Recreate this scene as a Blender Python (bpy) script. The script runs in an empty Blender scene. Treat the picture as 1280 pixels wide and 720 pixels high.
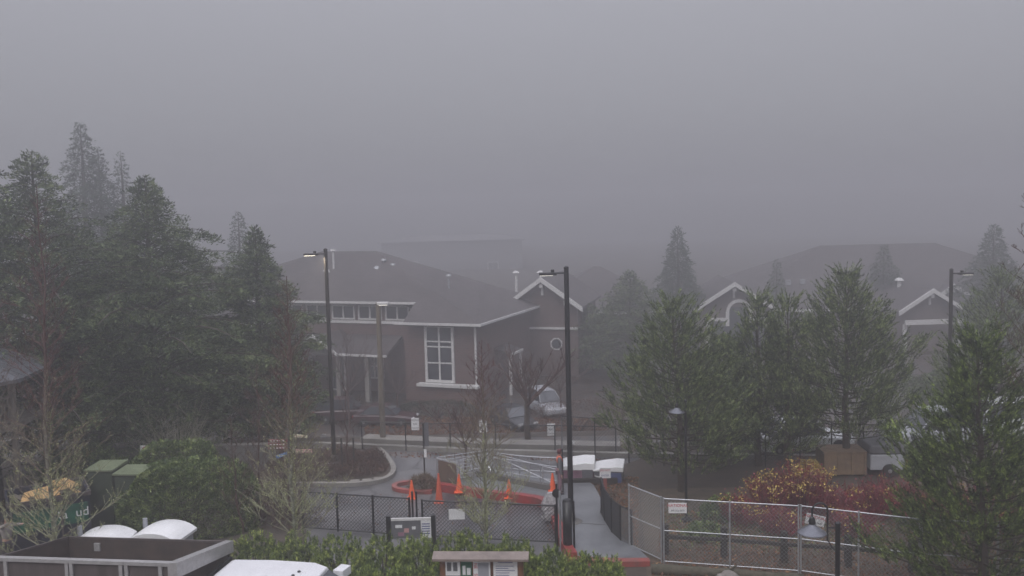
import bpy, bmesh, math, random
import numpy as np
from mathutils import Matrix, Vector, Euler
PI = math.pi; R = math.radians
scn = bpy.context.scene
COL = scn.collection
random.seed(7)

# ------------------------------------------------------------------ camera
F = 1100.0; CH = 11.0; PITCH = math.atan(90/1100); ROLL = R(-1.4)
cam_d = bpy.data.cameras.new('camera'); cam = bpy.data.objects.new('camera', cam_d); COL.objects.link(cam)
cam_d.sensor_width = 36; cam_d.lens = F/1280*36; cam_d.clip_end = 2000; cam_d.clip_start = 0.1
CM = Matrix.Rotation(PI/2-PITCH, 3, 'X') @ Matrix.Rotation(ROLL, 3, 'Z')
cam.matrix_world = Matrix.Translation((0, 0, CH)) @ CM.to_4x4()
scn.camera = cam
def ray(px, py): return CM @ Vector(((px-640)/F, -(py-360)/F, -1))
def P(px, py, y):                       # world point at forward distance y
    r = ray(px, py); return Vector((0, 0, CH)) + r*(y/r.y)
def G(px, py, z=0.0):                   # world point on the level z
    r = ray(px, py); return Vector((0, 0, CH)) + r*((z-CH)/r.z)
def XY(px, py): p = G(px, py); return (p.x, p.y)

# the ground falls away behind the far fence: the houses stand on lower ground
LOW = -4.0; HS = 1.364
def ground_z(y):
    t = min(1, max(0, (y-43)/14)); return LOW*t*t*(3-2*t)
# ------------------------------------------------------------------ materials
def newmat(name):
    m = bpy.data.materials.new(name); m.use_nodes = True
    nt = m.node_tree; b = nt.nodes['Principled BSDF']; return m, nt, b
def N(nt, t, **kw):
    n = nt.nodes.new(t)
    for k, v in kw.items(): setattr(n, k, v)
    return n
def mat(name, col, rough=.6, var=.25, scale=4, metal=0, col2=None, bump=0, detail=4, spec=.5, streak=False):
    """base colour broken up by noise"""
    m, nt, b = newmat(name)
    tc = N(nt, 'ShaderNodeTexCoord'); mp = N(nt, 'ShaderNodeMapping')
    nt.links.new(tc.outputs['Object'], mp.inputs[0])
    if streak: mp.inputs['Scale'].default_value = (1, 1, .15)
    nz = N(nt, 'ShaderNodeTexNoise'); nz.inputs['Scale'].default_value = scale; nz.inputs['Detail'].default_value = detail
    nz.inputs['Roughness'].default_value = .65
    nt.links.new(mp.outputs[0], nz.inputs['Vector'])
    cr = N(nt, 'ShaderNodeValToRGB'); nt.links.new(nz.outputs[0], cr.inputs[0])
    c2 = col2 or tuple(c*(1-var) for c in col); c1 = tuple(min(1, c*(1+var*.6)) for c in col) if not col2 else col
    cr.color_ramp.elements[0].position = .32; cr.color_ramp.elements[1].position = .68
    cr.color_ramp.elements[0].color = (*c2, 1); cr.color_ramp.elements[1].color = (*c1, 1)
    nt.links.new(cr.outputs[0], b.inputs['Base Color'])
    b.inputs['Roughness'].default_value = rough; b.inputs['Metallic'].default_value = metal
    b.inputs['Specular IOR Level'].default_value = spec
    if bump:
        bp = N(nt, 'ShaderNodeBump'); bp.inputs['Strength'].default_value = bump; bp.inputs['Distance'].default_value = .02
        nz2 = N(nt, 'ShaderNodeTexNoise'); nz2.inputs['Scale'].default_value = scale*8; nz2.inputs['Detail'].default_value = 4
        nt.links.new(tc.outputs['Object'], nz2.inputs['Vector'])
        nt.links.new(nz2.outputs[0], bp.inputs['Height']); nt.links.new(bp.outputs[0], b.inputs['Normal'])
    return m
def leafmat(name, c1, c2, c3=None, scale=.9, rough=.6, isl=.5, fine=0):
    """leaves: colour varies leaf by leaf and by clump"""
    m, nt, b = newmat(name)
    geo = N(nt, 'ShaderNodeNewGeometry'); tc = N(nt, 'ShaderNodeTexCoord')
    nz = N(nt, 'ShaderNodeTexNoise'); nz.inputs['Scale'].default_value = scale; nz.inputs['Detail'].default_value = 3
    nt.links.new(tc.outputs['Object'], nz.inputs['Vector'])
    a = N(nt, 'ShaderNodeMath', operation='MULTIPLY_ADD'); a.inputs[1].default_value = 2.2; a.inputs[2].default_value = -.85
    nt.links.new(nz.outputs[0], a.inputs[0])
    if fine:
        nf = N(nt, 'ShaderNodeTexNoise'); nf.inputs['Scale'].default_value = fine; nf.inputs['Detail'].default_value = 1
        nt.links.new(tc.outputs['Object'], nf.inputs['Vector'])
        a2 = N(nt, 'ShaderNodeMath', operation='MULTIPLY_ADD'); a2.inputs[1].default_value = 2.6; nt.links.new(nf.outputs[0], a2.inputs[0])
        a.inputs[1].default_value = .9; a.inputs[2].default_value = -1.32; nt.links.new(a.outputs[0], a2.inputs[2]); a = a2
    s = N(nt, 'ShaderNodeMath', operation='MULTIPLY_ADD'); s.inputs[1].default_value = isl
    nt.links.new(geo.outputs['Random Per Island'], s.inputs[0]); nt.links.new(a.outputs[0], s.inputs[2])
    cr = N(nt, 'ShaderNodeValToRGB'); nt.links.new(s.outputs[0], cr.inputs[0])
    cr.color_ramp.elements[0].color = (*c1, 1); cr.color_ramp.elements[1].color = (*c2, 1)
    cr.color_ramp.elements[0].position = .1; cr.color_ramp.elements[1].position = .8
    if c3:
        e = cr.color_ramp.elements.new(.98); e.color = (*c3, 1)
    nt.links.new(cr.outputs[0], b.inputs['Base Color']); b.inputs['Roughness'].default_value = rough
    b.inputs['Specular IOR Level'].default_value = .35
    return m
def brickmat(name, c1, c2, mortar, sc=1.0):
    m, nt, b = newmat(name)
    tc = N(nt, 'ShaderNodeTexCoord'); sp = N(nt, 'ShaderNodeSeparateXYZ'); nt.links.new(tc.outputs['Object'], sp.inputs[0])
    ad = N(nt, 'ShaderNodeMath', operation='ADD'); nt.links.new(sp.outputs[0], ad.inputs[0]); nt.links.new(sp.outputs[1], ad.inputs[1])
    cb = N(nt, 'ShaderNodeCombineXYZ'); nt.links.new(ad.outputs[0], cb.inputs[0]); nt.links.new(sp.outputs[2], cb.inputs[1])
    br = N(nt, 'ShaderNodeTexBrick'); br.inputs['Scale'].default_value = 1; br.inputs['Brick Width'].default_value = .4*sc
    br.inputs['Row Height'].default_value = .14*sc; br.inputs['Mortar Size'].default_value = .012*sc
    br.inputs['Color1'].default_value = (*c1, 1); br.inputs['Color2'].default_value = (*c2, 1); br.inputs['Mortar'].default_value = (*mortar, 1)
    nt.links.new(cb.outputs[0], br.inputs['Vector']); nt.links.new(br.outputs[0], b.inputs['Base Color']); b.inputs['Roughness'].default_value = .85
    return m
def asphalt(name, dark, light, leaf=.0):
    m, nt, b = newmat(name)
    tc = N(nt, 'ShaderNodeTexCoord')
    n1 = N(nt, 'ShaderNodeTexNoise'); n1.inputs['Scale'].default_value = .35; n1.inputs['Detail'].default_value = 6; n1.inputs['Roughness'].default_value = .6
    n2 = N(nt, 'ShaderNodeTexNoise'); n2.inputs['Scale'].default_value = 60; n2.inputs['Detail'].default_value = 2
    for n in (n1, n2): nt.links.new(tc.outputs['Object'], n.inputs['Vector'])
    cr = N(nt, 'ShaderNodeValToRGB'); nt.links.new(n1.outputs[0], cr.inputs[0])
    cr.color_ramp.elements[0].position = .38; cr.color_ramp.elements[1].position = .62
    cr.color_ramp.elements[0].color = (*dark, 1); cr.color_ramp.elements[1].color = (*light, 1)
    mx = N(nt, 'ShaderNodeMix', data_type='RGBA', blend_type='MULTIPLY'); mx.inputs[0].default_value = .5
    nt.links.new(cr.outputs[0], mx.inputs[6]); nt.links.new(n2.outputs[0], mx.inputs[7])
    out = mx.outputs[2]
    if leaf:
        n3 = N(nt, 'ShaderNodeTexNoise'); n3.inputs['Scale'].default_value = 2.2; n3.inputs['Detail'].default_value = 8; n3.inputs['Roughness'].default_value = .75
        nt.links.new(tc.outputs['Object'], n3.inputs['Vector'])
        c3 = N(nt, 'ShaderNodeValToRGB'); c3.color_ramp.elements[0].position = .56-leaf*.1; c3.color_ramp.elements[1].position = .6
        nt.links.new(n3.outputs[0], c3.inputs[0])
        m2 = N(nt, 'ShaderNodeMix', data_type='RGBA'); nt.links.new(c3.outputs[0], m2.inputs[0]); nt.links.new(out, m2.inputs[6])
        m2.inputs[7].default_value = (.085, .05, .032, 1); out = m2.outputs[2]
    vo = N(nt, 'ShaderNodeTexVoronoi', feature='DISTANCE_TO_EDGE'); vo.inputs['Scale'].default_value = .42
    nw = N(nt, 'ShaderNodeTexNoise'); nw.inputs['Scale'].default_value = 1.5; nw.inputs['Detail'].default_value = 5; nt.links.new(tc.outputs['Object'], nw.inputs['Vector'])
    mw = N(nt, 'ShaderNodeMix', data_type='RGBA'); mw.inputs[0].default_value = .25; nt.links.new(tc.outputs['Object'], mw.inputs[6]); nt.links.new(nw.outputs['Color'], mw.inputs[7]); nt.links.new(mw.outputs[2], vo.inputs['Vector'])
    ck = N(nt, 'ShaderNodeMapRange'); ck.inputs['From Max'].default_value = .022; ck.inputs['To Min'].default_value = .45; nt.links.new(vo.outputs['Distance'], ck.inputs[0])
    mk = N(nt, 'ShaderNodeVectorMath', operation='SCALE'); nt.links.new(out, mk.inputs[0]); nt.links.new(ck.outputs[0], mk.inputs['Scale']); out = mk.outputs[0]
    nt.links.new(out, b.inputs['Base Color'])
    r2 = N(nt, 'ShaderNodeMapRange'); r2.inputs['To Min'].default_value = .12; r2.inputs['To Max'].default_value = .6
    nt.links.new(n1.outputs[0], r2.inputs[0]); nt.links.new(r2.outputs[0], b.inputs['Roughness'])
    return m
def shingle(name, c):
    m, nt, b = newmat(name)
    tc = N(nt, 'ShaderNodeTexCoord')
    br = N(nt, 'ShaderNodeTexBrick'); sp = N(nt, 'ShaderNodeSeparateXYZ'); cb = N(nt, 'ShaderNodeCombineXYZ')
    nt.links.new(tc.outputs['Object'], sp.inputs[0]); ad = N(nt, 'ShaderNodeMath', operation='ADD')
    nt.links.new(sp.outputs[0], ad.inputs[0]); nt.links.new(sp.outputs[1], ad.inputs[1])
    nt.links.new(ad.outputs[0], cb.inputs[0]); nt.links.new(sp.outputs[2], cb.inputs[1]); nt.links.new(cb.outputs[0], br.inputs['Vector'])
    br.inputs['Scale'].default_value = 1; br.inputs['Brick Width'].default_value = .35; br.inputs['Row Height'].default_value = .1; br.inputs['Mortar Size'].default_value = .006
    br.inputs['Color1'].default_value = (*c, 1); br.inputs['Color2'].default_value = (*(x*.7 for x in c), 1); br.inputs['Mortar'].default_value = (*(x*.4 for x in c), 1)
    nz = N(nt, 'ShaderNodeTexNoise'); nz.inputs['Scale'].default_value = .7; nz.inputs['Detail'].default_value = 5
    nt.links.new(tc.outputs['Object'], nz.inputs['Vector'])
    mx = N(nt, 'ShaderNodeMix', data_type='RGBA', blend_type='MULTIPLY'); mx.inputs[0].default_value = .6
    nt.links.new(br.outputs[0], mx.inputs[6]); nt.links.new(nz.outputs[0], mx.inputs[7])
    nt.links.new(mx.outputs[2], b.inputs['Base Color']); b.inputs['Roughness'].default_value = .75
    return m
def emit(name, col, s):
    m, nt, b = newmat(name); b.inputs['Emission Color'].default_value = (*col, 1); b.inputs['Emission Strength'].default_value = s
    b.inputs['Base Color'].default_value = (*col, 1); return m
M = dict(
 ground=mat('ground_mulch', (.075, .055, .042), .9, .5, 1.2, col2=(.035, .03, .022), bump=.6, detail=9),
 verge=mat('dirt_verge', (.12, .085, .06), .9, .4, 2.5, col2=(.05, .045, .03), bump=.6, detail=9),
 asphalt=asphalt('wet_asphalt', (.075, .073, .08), (.19, .185, .19)),
 asphalt2=asphalt('leafy_asphalt', (.05, .05, .054), (.09, .088, .09), 1.0),
 conc=mat('concrete', (.26, .245, .225), .75, .3, 1.5, col2=(.15, .14, .13), bump=.2, detail=8),
 concd=mat('dark_concrete', (.15, .14, .13), .8, .3, 1.5, col2=(.08, .078, .072), detail=8),
 walk=mat('wet_concrete', (.2, .205, .215), .4, .2, .8, col2=(.11, .115, .125), detail=8),
 redkerb=mat('red_kerb_paint', (.36, .035, .035), .5, .3, 2.5, col2=(.14, .045, .04), detail=9),
 redflat=mat('faded_red_kerb_paint', (.34, .07, .06), .55, .3, 2.5, col2=(.15, .08, .07), detail=9),
 whiteline=mat('road_paint', (.7, .7, .7), .6, .2, 6),
 black=mat('black_metal', (.012, .012, .014), .4, .3, 8),
 bronze=mat('dark_bronze_metal', (.028, .024, .022), .45, .3, 8),
 galv=mat('galvanised_steel', (.42, .43, .45), .4, .2, 9, metal=.55),
 galvd=mat('galvanised_mesh', (.24, .25, .26), .45, .25, 9, metal=.4),
 wood=mat('grey_wood', (.13, .11, .09), .85, .35, 5, streak=True),
 woodd=mat('dark_wood', (.03, .025, .02), .8, .35, 5),
 ply=mat('strand_board', (.62, .40, .17), .8, .4, 14, col2=(.35, .2, .08)),
 plyd=mat('weathered_plywood', (.16, .11, .08), .85, .4, 2, col2=(.07, .05, .04), streak=True),
 crate=mat('tan_plywood', (.24, .16, .095), .8, .4, 3, col2=(.13, .09, .06)),
 brown=mat('stained_brown_wood', (.15, .07, .035), .6, .4, 6, streak=True),
 brownroof=mat('wet_brown_board', (.2, .16, .14), .4, .3, 3),
 brick=brickmat('red_brown_brick', (.13, .068, .06), (.095, .055, .05), (.14, .12, .11)),
 siding=mat('brown_siding', (.13, .085, .075), .8, .2, 1.5, col2=(.1, .065, .06)),
 graysiding=mat('taupe_siding', (.15, .12, .115), .8, .2, 1.5),
 fogwall=mat('fog_toned_wall', (.2, .195, .2), .8, .1, 1),  # haze put into the colour: far house toned to match the fog
 trim=mat('white_trim_paint', (.62, .61, .6), .5, .08, 3),
 roof=shingle('grey_brown_shingles', (.12, .1, .1)),
 metalroof=mat('grey_metal_roof', (.12, .125, .14), .35, .3, 2, metal=.3),
 glass=mat('dark_window_glass', (.045, .05, .06), .08, .2, 1, spec=.9),
 bark=mat('conifer_bark', (.075, .055, .042), .9, .4, 6, col2=(.035, .028, .022)),
 barkgrey=mat('grey_lichen_bark', (.34, .35, .26), .9, .4, 9, col2=(.07, .06, .045)),
 barkred=mat('red_brown_twigs', (.1, .05, .04), .8, .4, 5, col2=(.05, .03, .025)),
 lichen=mat('lichen_twigs', (.4, .42, .27), .9, .4, 2.2, col2=(.1, .07, .055)),
 moss=leafmat('moss', (.2, .23, .08), (.46, .5, .22), (.65, .68, .38), 3),
 cedar=leafmat('cedar_leaves', (.012, .022, .011), (.1, .14, .055), (.19, .23, .1), .7, isl=.3, fine=2.6),
 fir=leafmat('fir_needles', (.015, .026, .015), (.06, .09, .05), None, .7, isl=.3, fine=2),
 pine=leafmat('pine_needles', (.014, .024, .012), (.14, .185, .062), (.3, .35, .14), .8, isl=.2, fine=4.5),
 pinen=leafmat('near_pine_needles', (.01, .02, .008), (.115, .165, .04), (.3, .38, .1), 1.2, isl=.2, fine=5.5),
 mugo=leafmat('mugo_needles', (.03, .055, .015), (.23, .3, .065), (.5, .55, .15), 1.1, isl=.2, fine=7),
 laurel=leafmat('laurel_leaves', (.02, .04, .012), (.125, .18, .055), (.27, .32, .12), 1.2, .4, .35, 4),
 hedge=leafmat('boxwood_leaves', (.016, .026, .014), (.035, .055, .025), None, 1.5),
 heather=leafmat('brown_groundcover', (.05, .028, .022), (.11, .06, .045), (.17, .1, .07), 1.2),
 dogwood=leafmat('red_dogwood_twigs', (.08, .018, .022), (.28, .04, .06), (.42, .1, .1), 1.1),
 yellow=leafmat('yellow_leaves', (.3, .2, .05), (.6, .45, .12), (.7, .55, .25), 2),
 grassm=leafmat('tan_grass', (.09, .065, .045), (.2, .15, .1), None, 3),
 fallen=leafmat('fallen_leaves', (.1, .045, .025), (.26, .12, .06), (.4, .25, .12), 2),
 orange=mat('cone_orange', (.85, .13, .04), .45, .1, 6),
 orangef=mat('faded_cone_orange', (.55, .1, .05), .5, .15, 6),
 hivis=mat('hi_vis_orange', (.9, .16, .06), .6, .1, 6),
 white=mat('white_plastic', (.78, .78, .78), .35, .06, 3),
 whitep=mat('white_paint', (.72, .72, .74), .3, .06, 2),
 greyplastic=mat('grey_plastic', (.3, .31, .34), .5, .1, 3),
 mauve=mat('mauve_panel', (.27, .14, .19), .6, .25, 3, streak=True),
 slate=mat('grey_panel', (.12, .12, .13), .6, .2, 3),
 bluep=mat('blue_panel', (.07, .09, .2), .6, .2, 3),
 green=mat('green_dumpster', (.01, .13, .075), .5, .35, 3, col2=(.015, .06, .04)),
 darkblue=mat('dark_blue_dumpster', (.02, .022, .04), .5, .4, 3),
 cabinet=mat('green_cabinet', (.05, .065, .045), .5, .25, 2, streak=True),
 cabtop=mat('pale_cabinet_top', (.17, .2, .12), .5, .25, 3),  # lid colour, paler than the cabinet body
 bedside=mat('dirty_steel_panel', (.11, .09, .088), .6, .3, 2.5, col2=(.055, .045, .042), streak=True),
 bedrim=mat('pale_alloy_rim', (.4, .39, .39), .4, .15, 6, metal=.3),
 bedin=mat('rusty_bed_lining', (.085, .062, .052), .7, .4, 3, col2=(.045, .035, .032)),
 tyre=mat('tyre_rubber', (.02, .02, .02), .8, .2, 8),
 rim=mat('wheel_rim', (.35, .35, .36), .35, .1, 8, metal=.6),
 maroonpaint=mat('maroon_car_paint', (.05, .02, .022), .25, .1, 2, spec=.7),
 darkpaint=mat('charcoal_car_paint', (.035, .037, .042), .25, .1, 2, spec=.7),
 silverpaint=mat('silver_car_paint', (.36, .37, .4), .25, .1, 2, spec=.7),
 whitecar=mat('white_car_paint', (.7, .72, .72), .25, .1, 2, spec=.7),
 headl=mat('headlight_lens', (.7, .7, .72), .1, .1, 5),
 taill=mat('tail_light_lens', (.4, .02, .02), .2, .1, 5),
 paper=mat('white_paper', (.68, .68, .68), .6, .1, 3),
 redink=mat('red_ink', (.45, .02, .03), .6, .1, 3),
 blueink=mat('blue_ink', (.04, .05, .2), .6, .1, 3),
 ink=mat('black_ink', (.03, .03, .035), .6, .1, 3),
 maroon=mat('maroon_sign_board', (.2, .045, .055), .6, .15, 3),
 cream=mat('cream_sign_board', (.55, .52, .36), .6, .15, 3),
 pinkb=mat('pink_sign_board', (.5, .28, .27), .6, .15, 3),
 blues=mat('blue_sign_board', (.12, .25, .5), .6, .15, 3),
 greenp=mat('green_noticeboard', (.03, .12, .07), .7, .2, 3),
 skin=mat('skin', (.45, .26, .2), .5, .1, 5),
 coat=mat('grey_beige_coat', (.3, .27, .26), .85, .25, 8),
 trousers=mat('dark_trousers', (.06, .05, .06), .85, .25, 8),
 trousersm=mat('mauve_trousers', (.22, .13, .16), .85, .25, 8),
 hoodm=mat('dark_red_cloth', (.1, .025, .03), .85, .2, 8),
 lamp_on=emit('lit_led_panel', (1, .9, .7), 6.0),
 lamp_dim=emit('dimly_lit_led_panel', (1, .95, .85), 1.6),
 shade=mat('grey_lamp_shade', (.16, .165, .19), .3, .15, 4, metal=.4),
 stone=mat('boulder_stone', (.22, .2, .18), .8, .3, 4, bump=.6),
 log=mat('mossy_log_bark', (.11, .095, .07), .9, .4, 7, col2=(.05, .05, .03), bump=.8),
 sack=mat('white_sheet_plastic', (.5, .48, .48), .5, .4, 9, col2=(.2, .19, .2)),
)

def lichen_low(m, z0, z1, twig=(.1, .045, .04)):
    """lichen grows on the lower twigs only; the young upper ones stay red-brown"""
    nt = m.node_tree; b = nt.nodes['Principled BSDF']; src = b.inputs['Base Color'].links[0].from_socket
    tc = N(nt, 'ShaderNodeTexCoord'); sp = N(nt, 'ShaderNodeSeparateXYZ'); nt.links.new(tc.outputs['Object'], sp.inputs[0])
    mr = N(nt, 'ShaderNodeMapRange'); mr.inputs['From Min'].default_value = z0; mr.inputs['From Max'].default_value = z1; nt.links.new(sp.outputs[2], mr.inputs[0])
    mx = N(nt, 'ShaderNodeMix', data_type='RGBA'); nt.links.new(mr.outputs[0], mx.inputs[0]); nt.links.new(src, mx.inputs[6]); mx.inputs[7].default_value = (*twig, 1)
    nt.links.new(mx.outputs[2], b.inputs['Base Color'])
lichen_low(M['lichen'], 2.6, 6.0); lichen_low(M['moss'], 4.0, 7.5, (.16, .13, .1)); lichen_low(M['barkgrey'], 3.0, 7.0, (.09, .05, .042))
# ------------------------------------------------------------------ mesh helpers
def tag(o, label=None, cat=None, group=None, kind=None):
    if label: o['label'] = label
    if cat: o['category'] = cat
    if group: o['group'] = group
    if kind: o['kind'] = kind
    return o
def empty(name, loc, label, cat, group=None, rz=0):
    o = bpy.data.objects.new(name, None); COL.objects.link(o); o.location = loc; o.rotation_euler.z = rz
    o.empty_display_size = .2
    return tag(o, label, cat, group)
class MB:
    def __init__(s): s.v = []; s.f = []
    def add(s, vs, fs):
        n = len(s.v); s.v += [tuple(v) for v in vs]; s.f += [tuple(i+n for i in f) for f in fs]; return s
    def box(s, x0, x1, y0, y1, z0, z1, mtx=None, ch=0):
        vs = [Vector((x, y, z)) for z in (z0, z1) for y in (y0, y1) for x in (x0, x1)]
        if mtx: vs = [mtx @ v for v in vs]
        return s.add(vs, [(0, 2, 3, 1), (4, 5, 7, 6), (0, 1, 5, 4), (2, 6, 7, 3), (0, 4, 6, 2), (1, 3, 7, 5)])
    def cbox(s, c, sx, sy, sz, rz=0):
        return s.box(-sx/2, sx/2, -sy/2, sy/2, -sz/2, sz/2, Matrix.Translation(c) @ Matrix.Rotation(rz, 4, 'Z'))
    def tube(s, pts, rads, n=6, caps=True):
        pts = [Vector(p) for p in pts]
        if not isinstance(rads, (list, tuple)): rads = [rads]*len(pts)
        base = len(s.v); prev = None
        for i, p in enumerate(pts):
            d = (pts[min(i+1, len(pts)-1)]-pts[max(i-1, 0)])
            d = d.normalized() if d.length > 1e-9 else Vector((0, 0, 1))
            ref = Vector((0, 0, 1)) if abs(d.z) < .9 else Vector((1, 0, 0))
            a = d.cross(ref).normalized() if prev is None else (prev-d*prev.dot(d)).normalized()
            prev = a; b = d.cross(a)
            for k in range(n):
                t = 2*PI*k/n+PI/4; s.v.append(tuple(p+(a*math.cos(t)+b*math.sin(t))*rads[i]))
        for i in range(len(pts)-1):
            for k in range(n):
                k2 = (k+1) % n; s.f.append((base+i*n+k, base+i*n+k2, base+(i+1)*n+k2, base+(i+1)*n+k))
        if caps:
            s.f.append(tuple(base+k for k in reversed(range(n)))); s.f.append(tuple(base+(len(pts)-1)*n+k for k in range(n)))
        return s
    def lathe(s, c, prof, n=16, mtx=None):
        base = len(s.v)
        for r, z in prof:
            for k in range(n):
                v = Vector((r*math.cos(2*PI*k/n), r*math.sin(2*PI*k/n), z))
                if mtx: v = mtx @ v
                s.v.append(tuple(v+Vector(c)))
        for i in range(len(prof)-1):
            for k in range(n):
                k2 = (k+1) % n; s.f.append((base+i*n+k, base+i*n+k2, base+(i+1)*n+k2, base+(i+1)*n+k))
        s.f.append(tuple(base+k for k in reversed(range(n)))); s.f.append(tuple(base+(len(prof)-1)*n+k for k in range(n)))
        return s
    def prism(s, poly, z0, z1):       # vertical prism over an xy polygon
        n = len(poly); base = len(s.v)
        s.v += [(x, y, z0) for x, y in poly]+[(x, y, z1) for x, y in poly]
        s.f.append(tuple(base+i for i in reversed(range(n)))); s.f.append(tuple(base+n+i for i in range(n)))
        for i in range(n):
            j = (i+1) % n; s.f.append((base+i, base+j, base+n+j, base+n+i))
        return s
    def side(s, poly, y0, y1):        # prism over an xz polygon
        n = len(poly); base = len(s.v)
        s.v += [(x, y0, z) for x, z in poly]+[(x, y1, z) for x, z in poly]
        s.f.append(tuple(base+i for i in range(n))); s.f.append(tuple(base+n+i for i in reversed(range(n))))
        for i in range(n):
            j = (i+1) % n; s.f.append((base+j, base+i, base+n+i, base+n+j))
        return s
    def build(s, name, m, parent=None, bevel=0, smooth=False, fix=False):
        me = bpy.data.meshes.new(name); me.from_pydata(s.v, [], s.f); me.materials.append(m)
        if fix:
            bm = bmesh.new(); bm.from_mesh(me); bmesh.ops.recalc_face_normals(bm, faces=bm.faces); bm.to_mesh(me); bm.free()
        if smooth: me.polygons.foreach_set('use_smooth', [True]*len(me.polygons))
        me.update()
        o = bpy.data.objects.new(name, me); COL.objects.link(o)
        if parent: o.parent = parent
        if bevel:
            b = o.modifiers.new('bevel', 'BEVEL'); b.width = bevel; b.segments = 2; b.limit_method = 'ANGLE'; b.angle_limit = R(40)
        return o
def npobj(name, verts, k, m, parent=None):
    """verts (n*k,3) array, every k of them one separate face"""
    verts = np.asarray(verts, dtype=np.float32).reshape(-1, 3); nv = len(verts); nf = nv//k
    me = bpy.data.meshes.new(name); me.vertices.add(nv); me.vertices.foreach_set('co', verts.ravel())
    me.loops.add(nv); me.loops.foreach_set('vertex_index', np.arange(nv, dtype=np.int32))
    me.polygons.add(nf); me.polygons.foreach_set('loop_start', np.arange(0, nv, k, dtype=np.int32))
    me.update(calc_edges=True); me.materials.append(m)
    o = bpy.data.objects.new(name, me); COL.objects.link(o)
    if parent: o.parent = parent
    return o
def unit(a): return a/np.maximum(np.linalg.norm(a, axis=-1, keepdims=True), 1e-9)
def copy_tree(o, parent=None):
    c = o.copy(); COL.objects.link(c); c.parent = parent
    for ch in list(o.children): copy_tree(ch, c)
    return c
def text(body, size, m, parent, loc, rot=(PI/2, 0, 0), name='lettering', xs=1):
    cu = bpy.data.curves.new(name, 'FONT'); cu.body = body; cu.size = size; cu.align_x = 'CENTER'; cu.align_y = 'CENTER'
    cu.extrude = .002; cu.materials.append(m)
    tmp = bpy.data.objects.new(name, cu); me = bpy.data.meshes.new_from_object(tmp); bpy.data.objects.remove(tmp)
    o = bpy.data.objects.new(name, me); COL.objects.link(o); o.parent = parent; o.location = loc; o.rotation_euler = rot; o.scale.x = xs
    return o

# ------------------------------------------------------------------ setting
def sheet(name, poly, z, m, kind='structure'):
    s = MB(); s.add([(x, y, z) for x, y in poly], [tuple(range(len(poly)))])
    return tag(s.build(name, m), kind=kind)
def PX(*pts): return [XY(*p) for p in pts]
# ground: one sheet with gentle unevenness away from the paved lot
n = 60; gv = []; gf = []
for j in range(n+1):
    for i in range(n+1):
        yy = -60+460*(j/n) if j < 10 else 16+2*(j-10) if j < 40 else 76+18*(j-40); gv.append((-230+460*i/n, yy, ground_z(yy)))
for j in range(n):
    for i in range(n):
        a = j*(n+1)+i; gf.append((a, a+1, a+n+2, a+n+1))
g = MB(); g.add(gv, gf); tag(g.build('ground', M['ground']), kind='structure')
# paved lot between the fences, drive in front of the gate, car park by the houses
sheet('asphalt_lot', PX((383, 600), (383, 690), (720, 700), (722, 640), (724, 598), (800, 574), (800, 571), (330, 555), (330, 600)), .006, M['asphalt'])
sheet('car_park', [(-60, 58), (80, 57), (80, 88), (-60, 88)], LOW+.012, M['asphalt2'])
sheet('upper_road', [(-45, 41.9), (60, 40.6), (60, 43), (-45, 43)], .004, M['asphalt2'])
sheet('drive', PX((383, 690), (350, 760), (716, 760), (720, 700)), .006, M['asphalt'])
def curve_pts(pts, n=8):
    out = []
    P_ = [Vector((*p, 0)) if len(p) == 2 else Vector(p) for p in pts]
    for i in range(len(P_)-1):
        p0 = P_[max(i-1, 0)]; p1 = P_[i]; p2 = P_[i+1]; p3 = P_[min(i+2, len(P_)-1)]
        for k in range(n):
            t = k/n
            out.append(.5*((2*p1)+(-p0+p2)*t+(2*p0-5*p1+4*p2-p3)*t*t+(-p0+3*p1-3*p2+p3)*t**3))
    out.append(P_[-1]); return out
def strip(name, pts, w, z0, z1, m, smooth=True):
    c = curve_pts(pts) if smooth else [Vector((*p, 0)) for p in pts]
    s = MB()
    L = []; Rr = []
    for i, p in enumerate(c):
        d = (c[min(i+1, len(c)-1)]-c[max(i-1, 0)]).normalized(); nrm = Vector((-d.y, d.x, 0))
        L.append(p+nrm*w/2); Rr.append(p-nrm*w/2)
    for i, (a, b) in enumerate(zip(L, Rr)):
        s.v += [(a.x, a.y, z0), (b.x, b.y, z0), (b.x, b.y, z1), (a.x, a.y, z1)]
        if i:
            q = 4*i; r = q-4
            s.f += [(r+1, q+1, q+2, r+2), (r+2, q+2, q+3, r+3), (r+3, q+3, q, r)]
    s.f += [(0, 1, 2, 3), (4*len(c)-1, 4*len(c)-2, 4*len(c)-3, 4*len(c)-4)]
    return tag(s.build(name, m, fix=True), kind='structure')
# raised footway behind the red kerb, and the curved footpath to the right of the lamp
sheet_poly = PX((585, 603), (640, 592), (700, 598), (724, 597), (742, 610), (752, 628), (750, 645), (762, 665), (800, 692), (812, 704), (716, 700), (707, 680), (690, 645), (672, 631), (600, 620), (560, 612))
s = MB(); s.prism(sheet_poly, 0, .13); tag(s.build('footpath', M['walk'], fix=True), kind='structure')
strip('footpath_joint', PX((716, 658), (764, 661)), .03, .13, .136, M['concd'], False)
strip('red_kerb', PX((541, 611), (560, 615), (610, 623), (655, 628), (682, 635), (694, 655), (703, 680), (716, 703)), .3, 0, .32, M['redkerb'])
strip('red_kerb_edge', PX((714, 703), (760, 706), (812, 706)), .3, 0, .17, M['redflat'])
strip('ramp_kerb', PX((598, 598), (640, 607), (690, 617)), .22, 0, .34, M['concd'], False)
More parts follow.
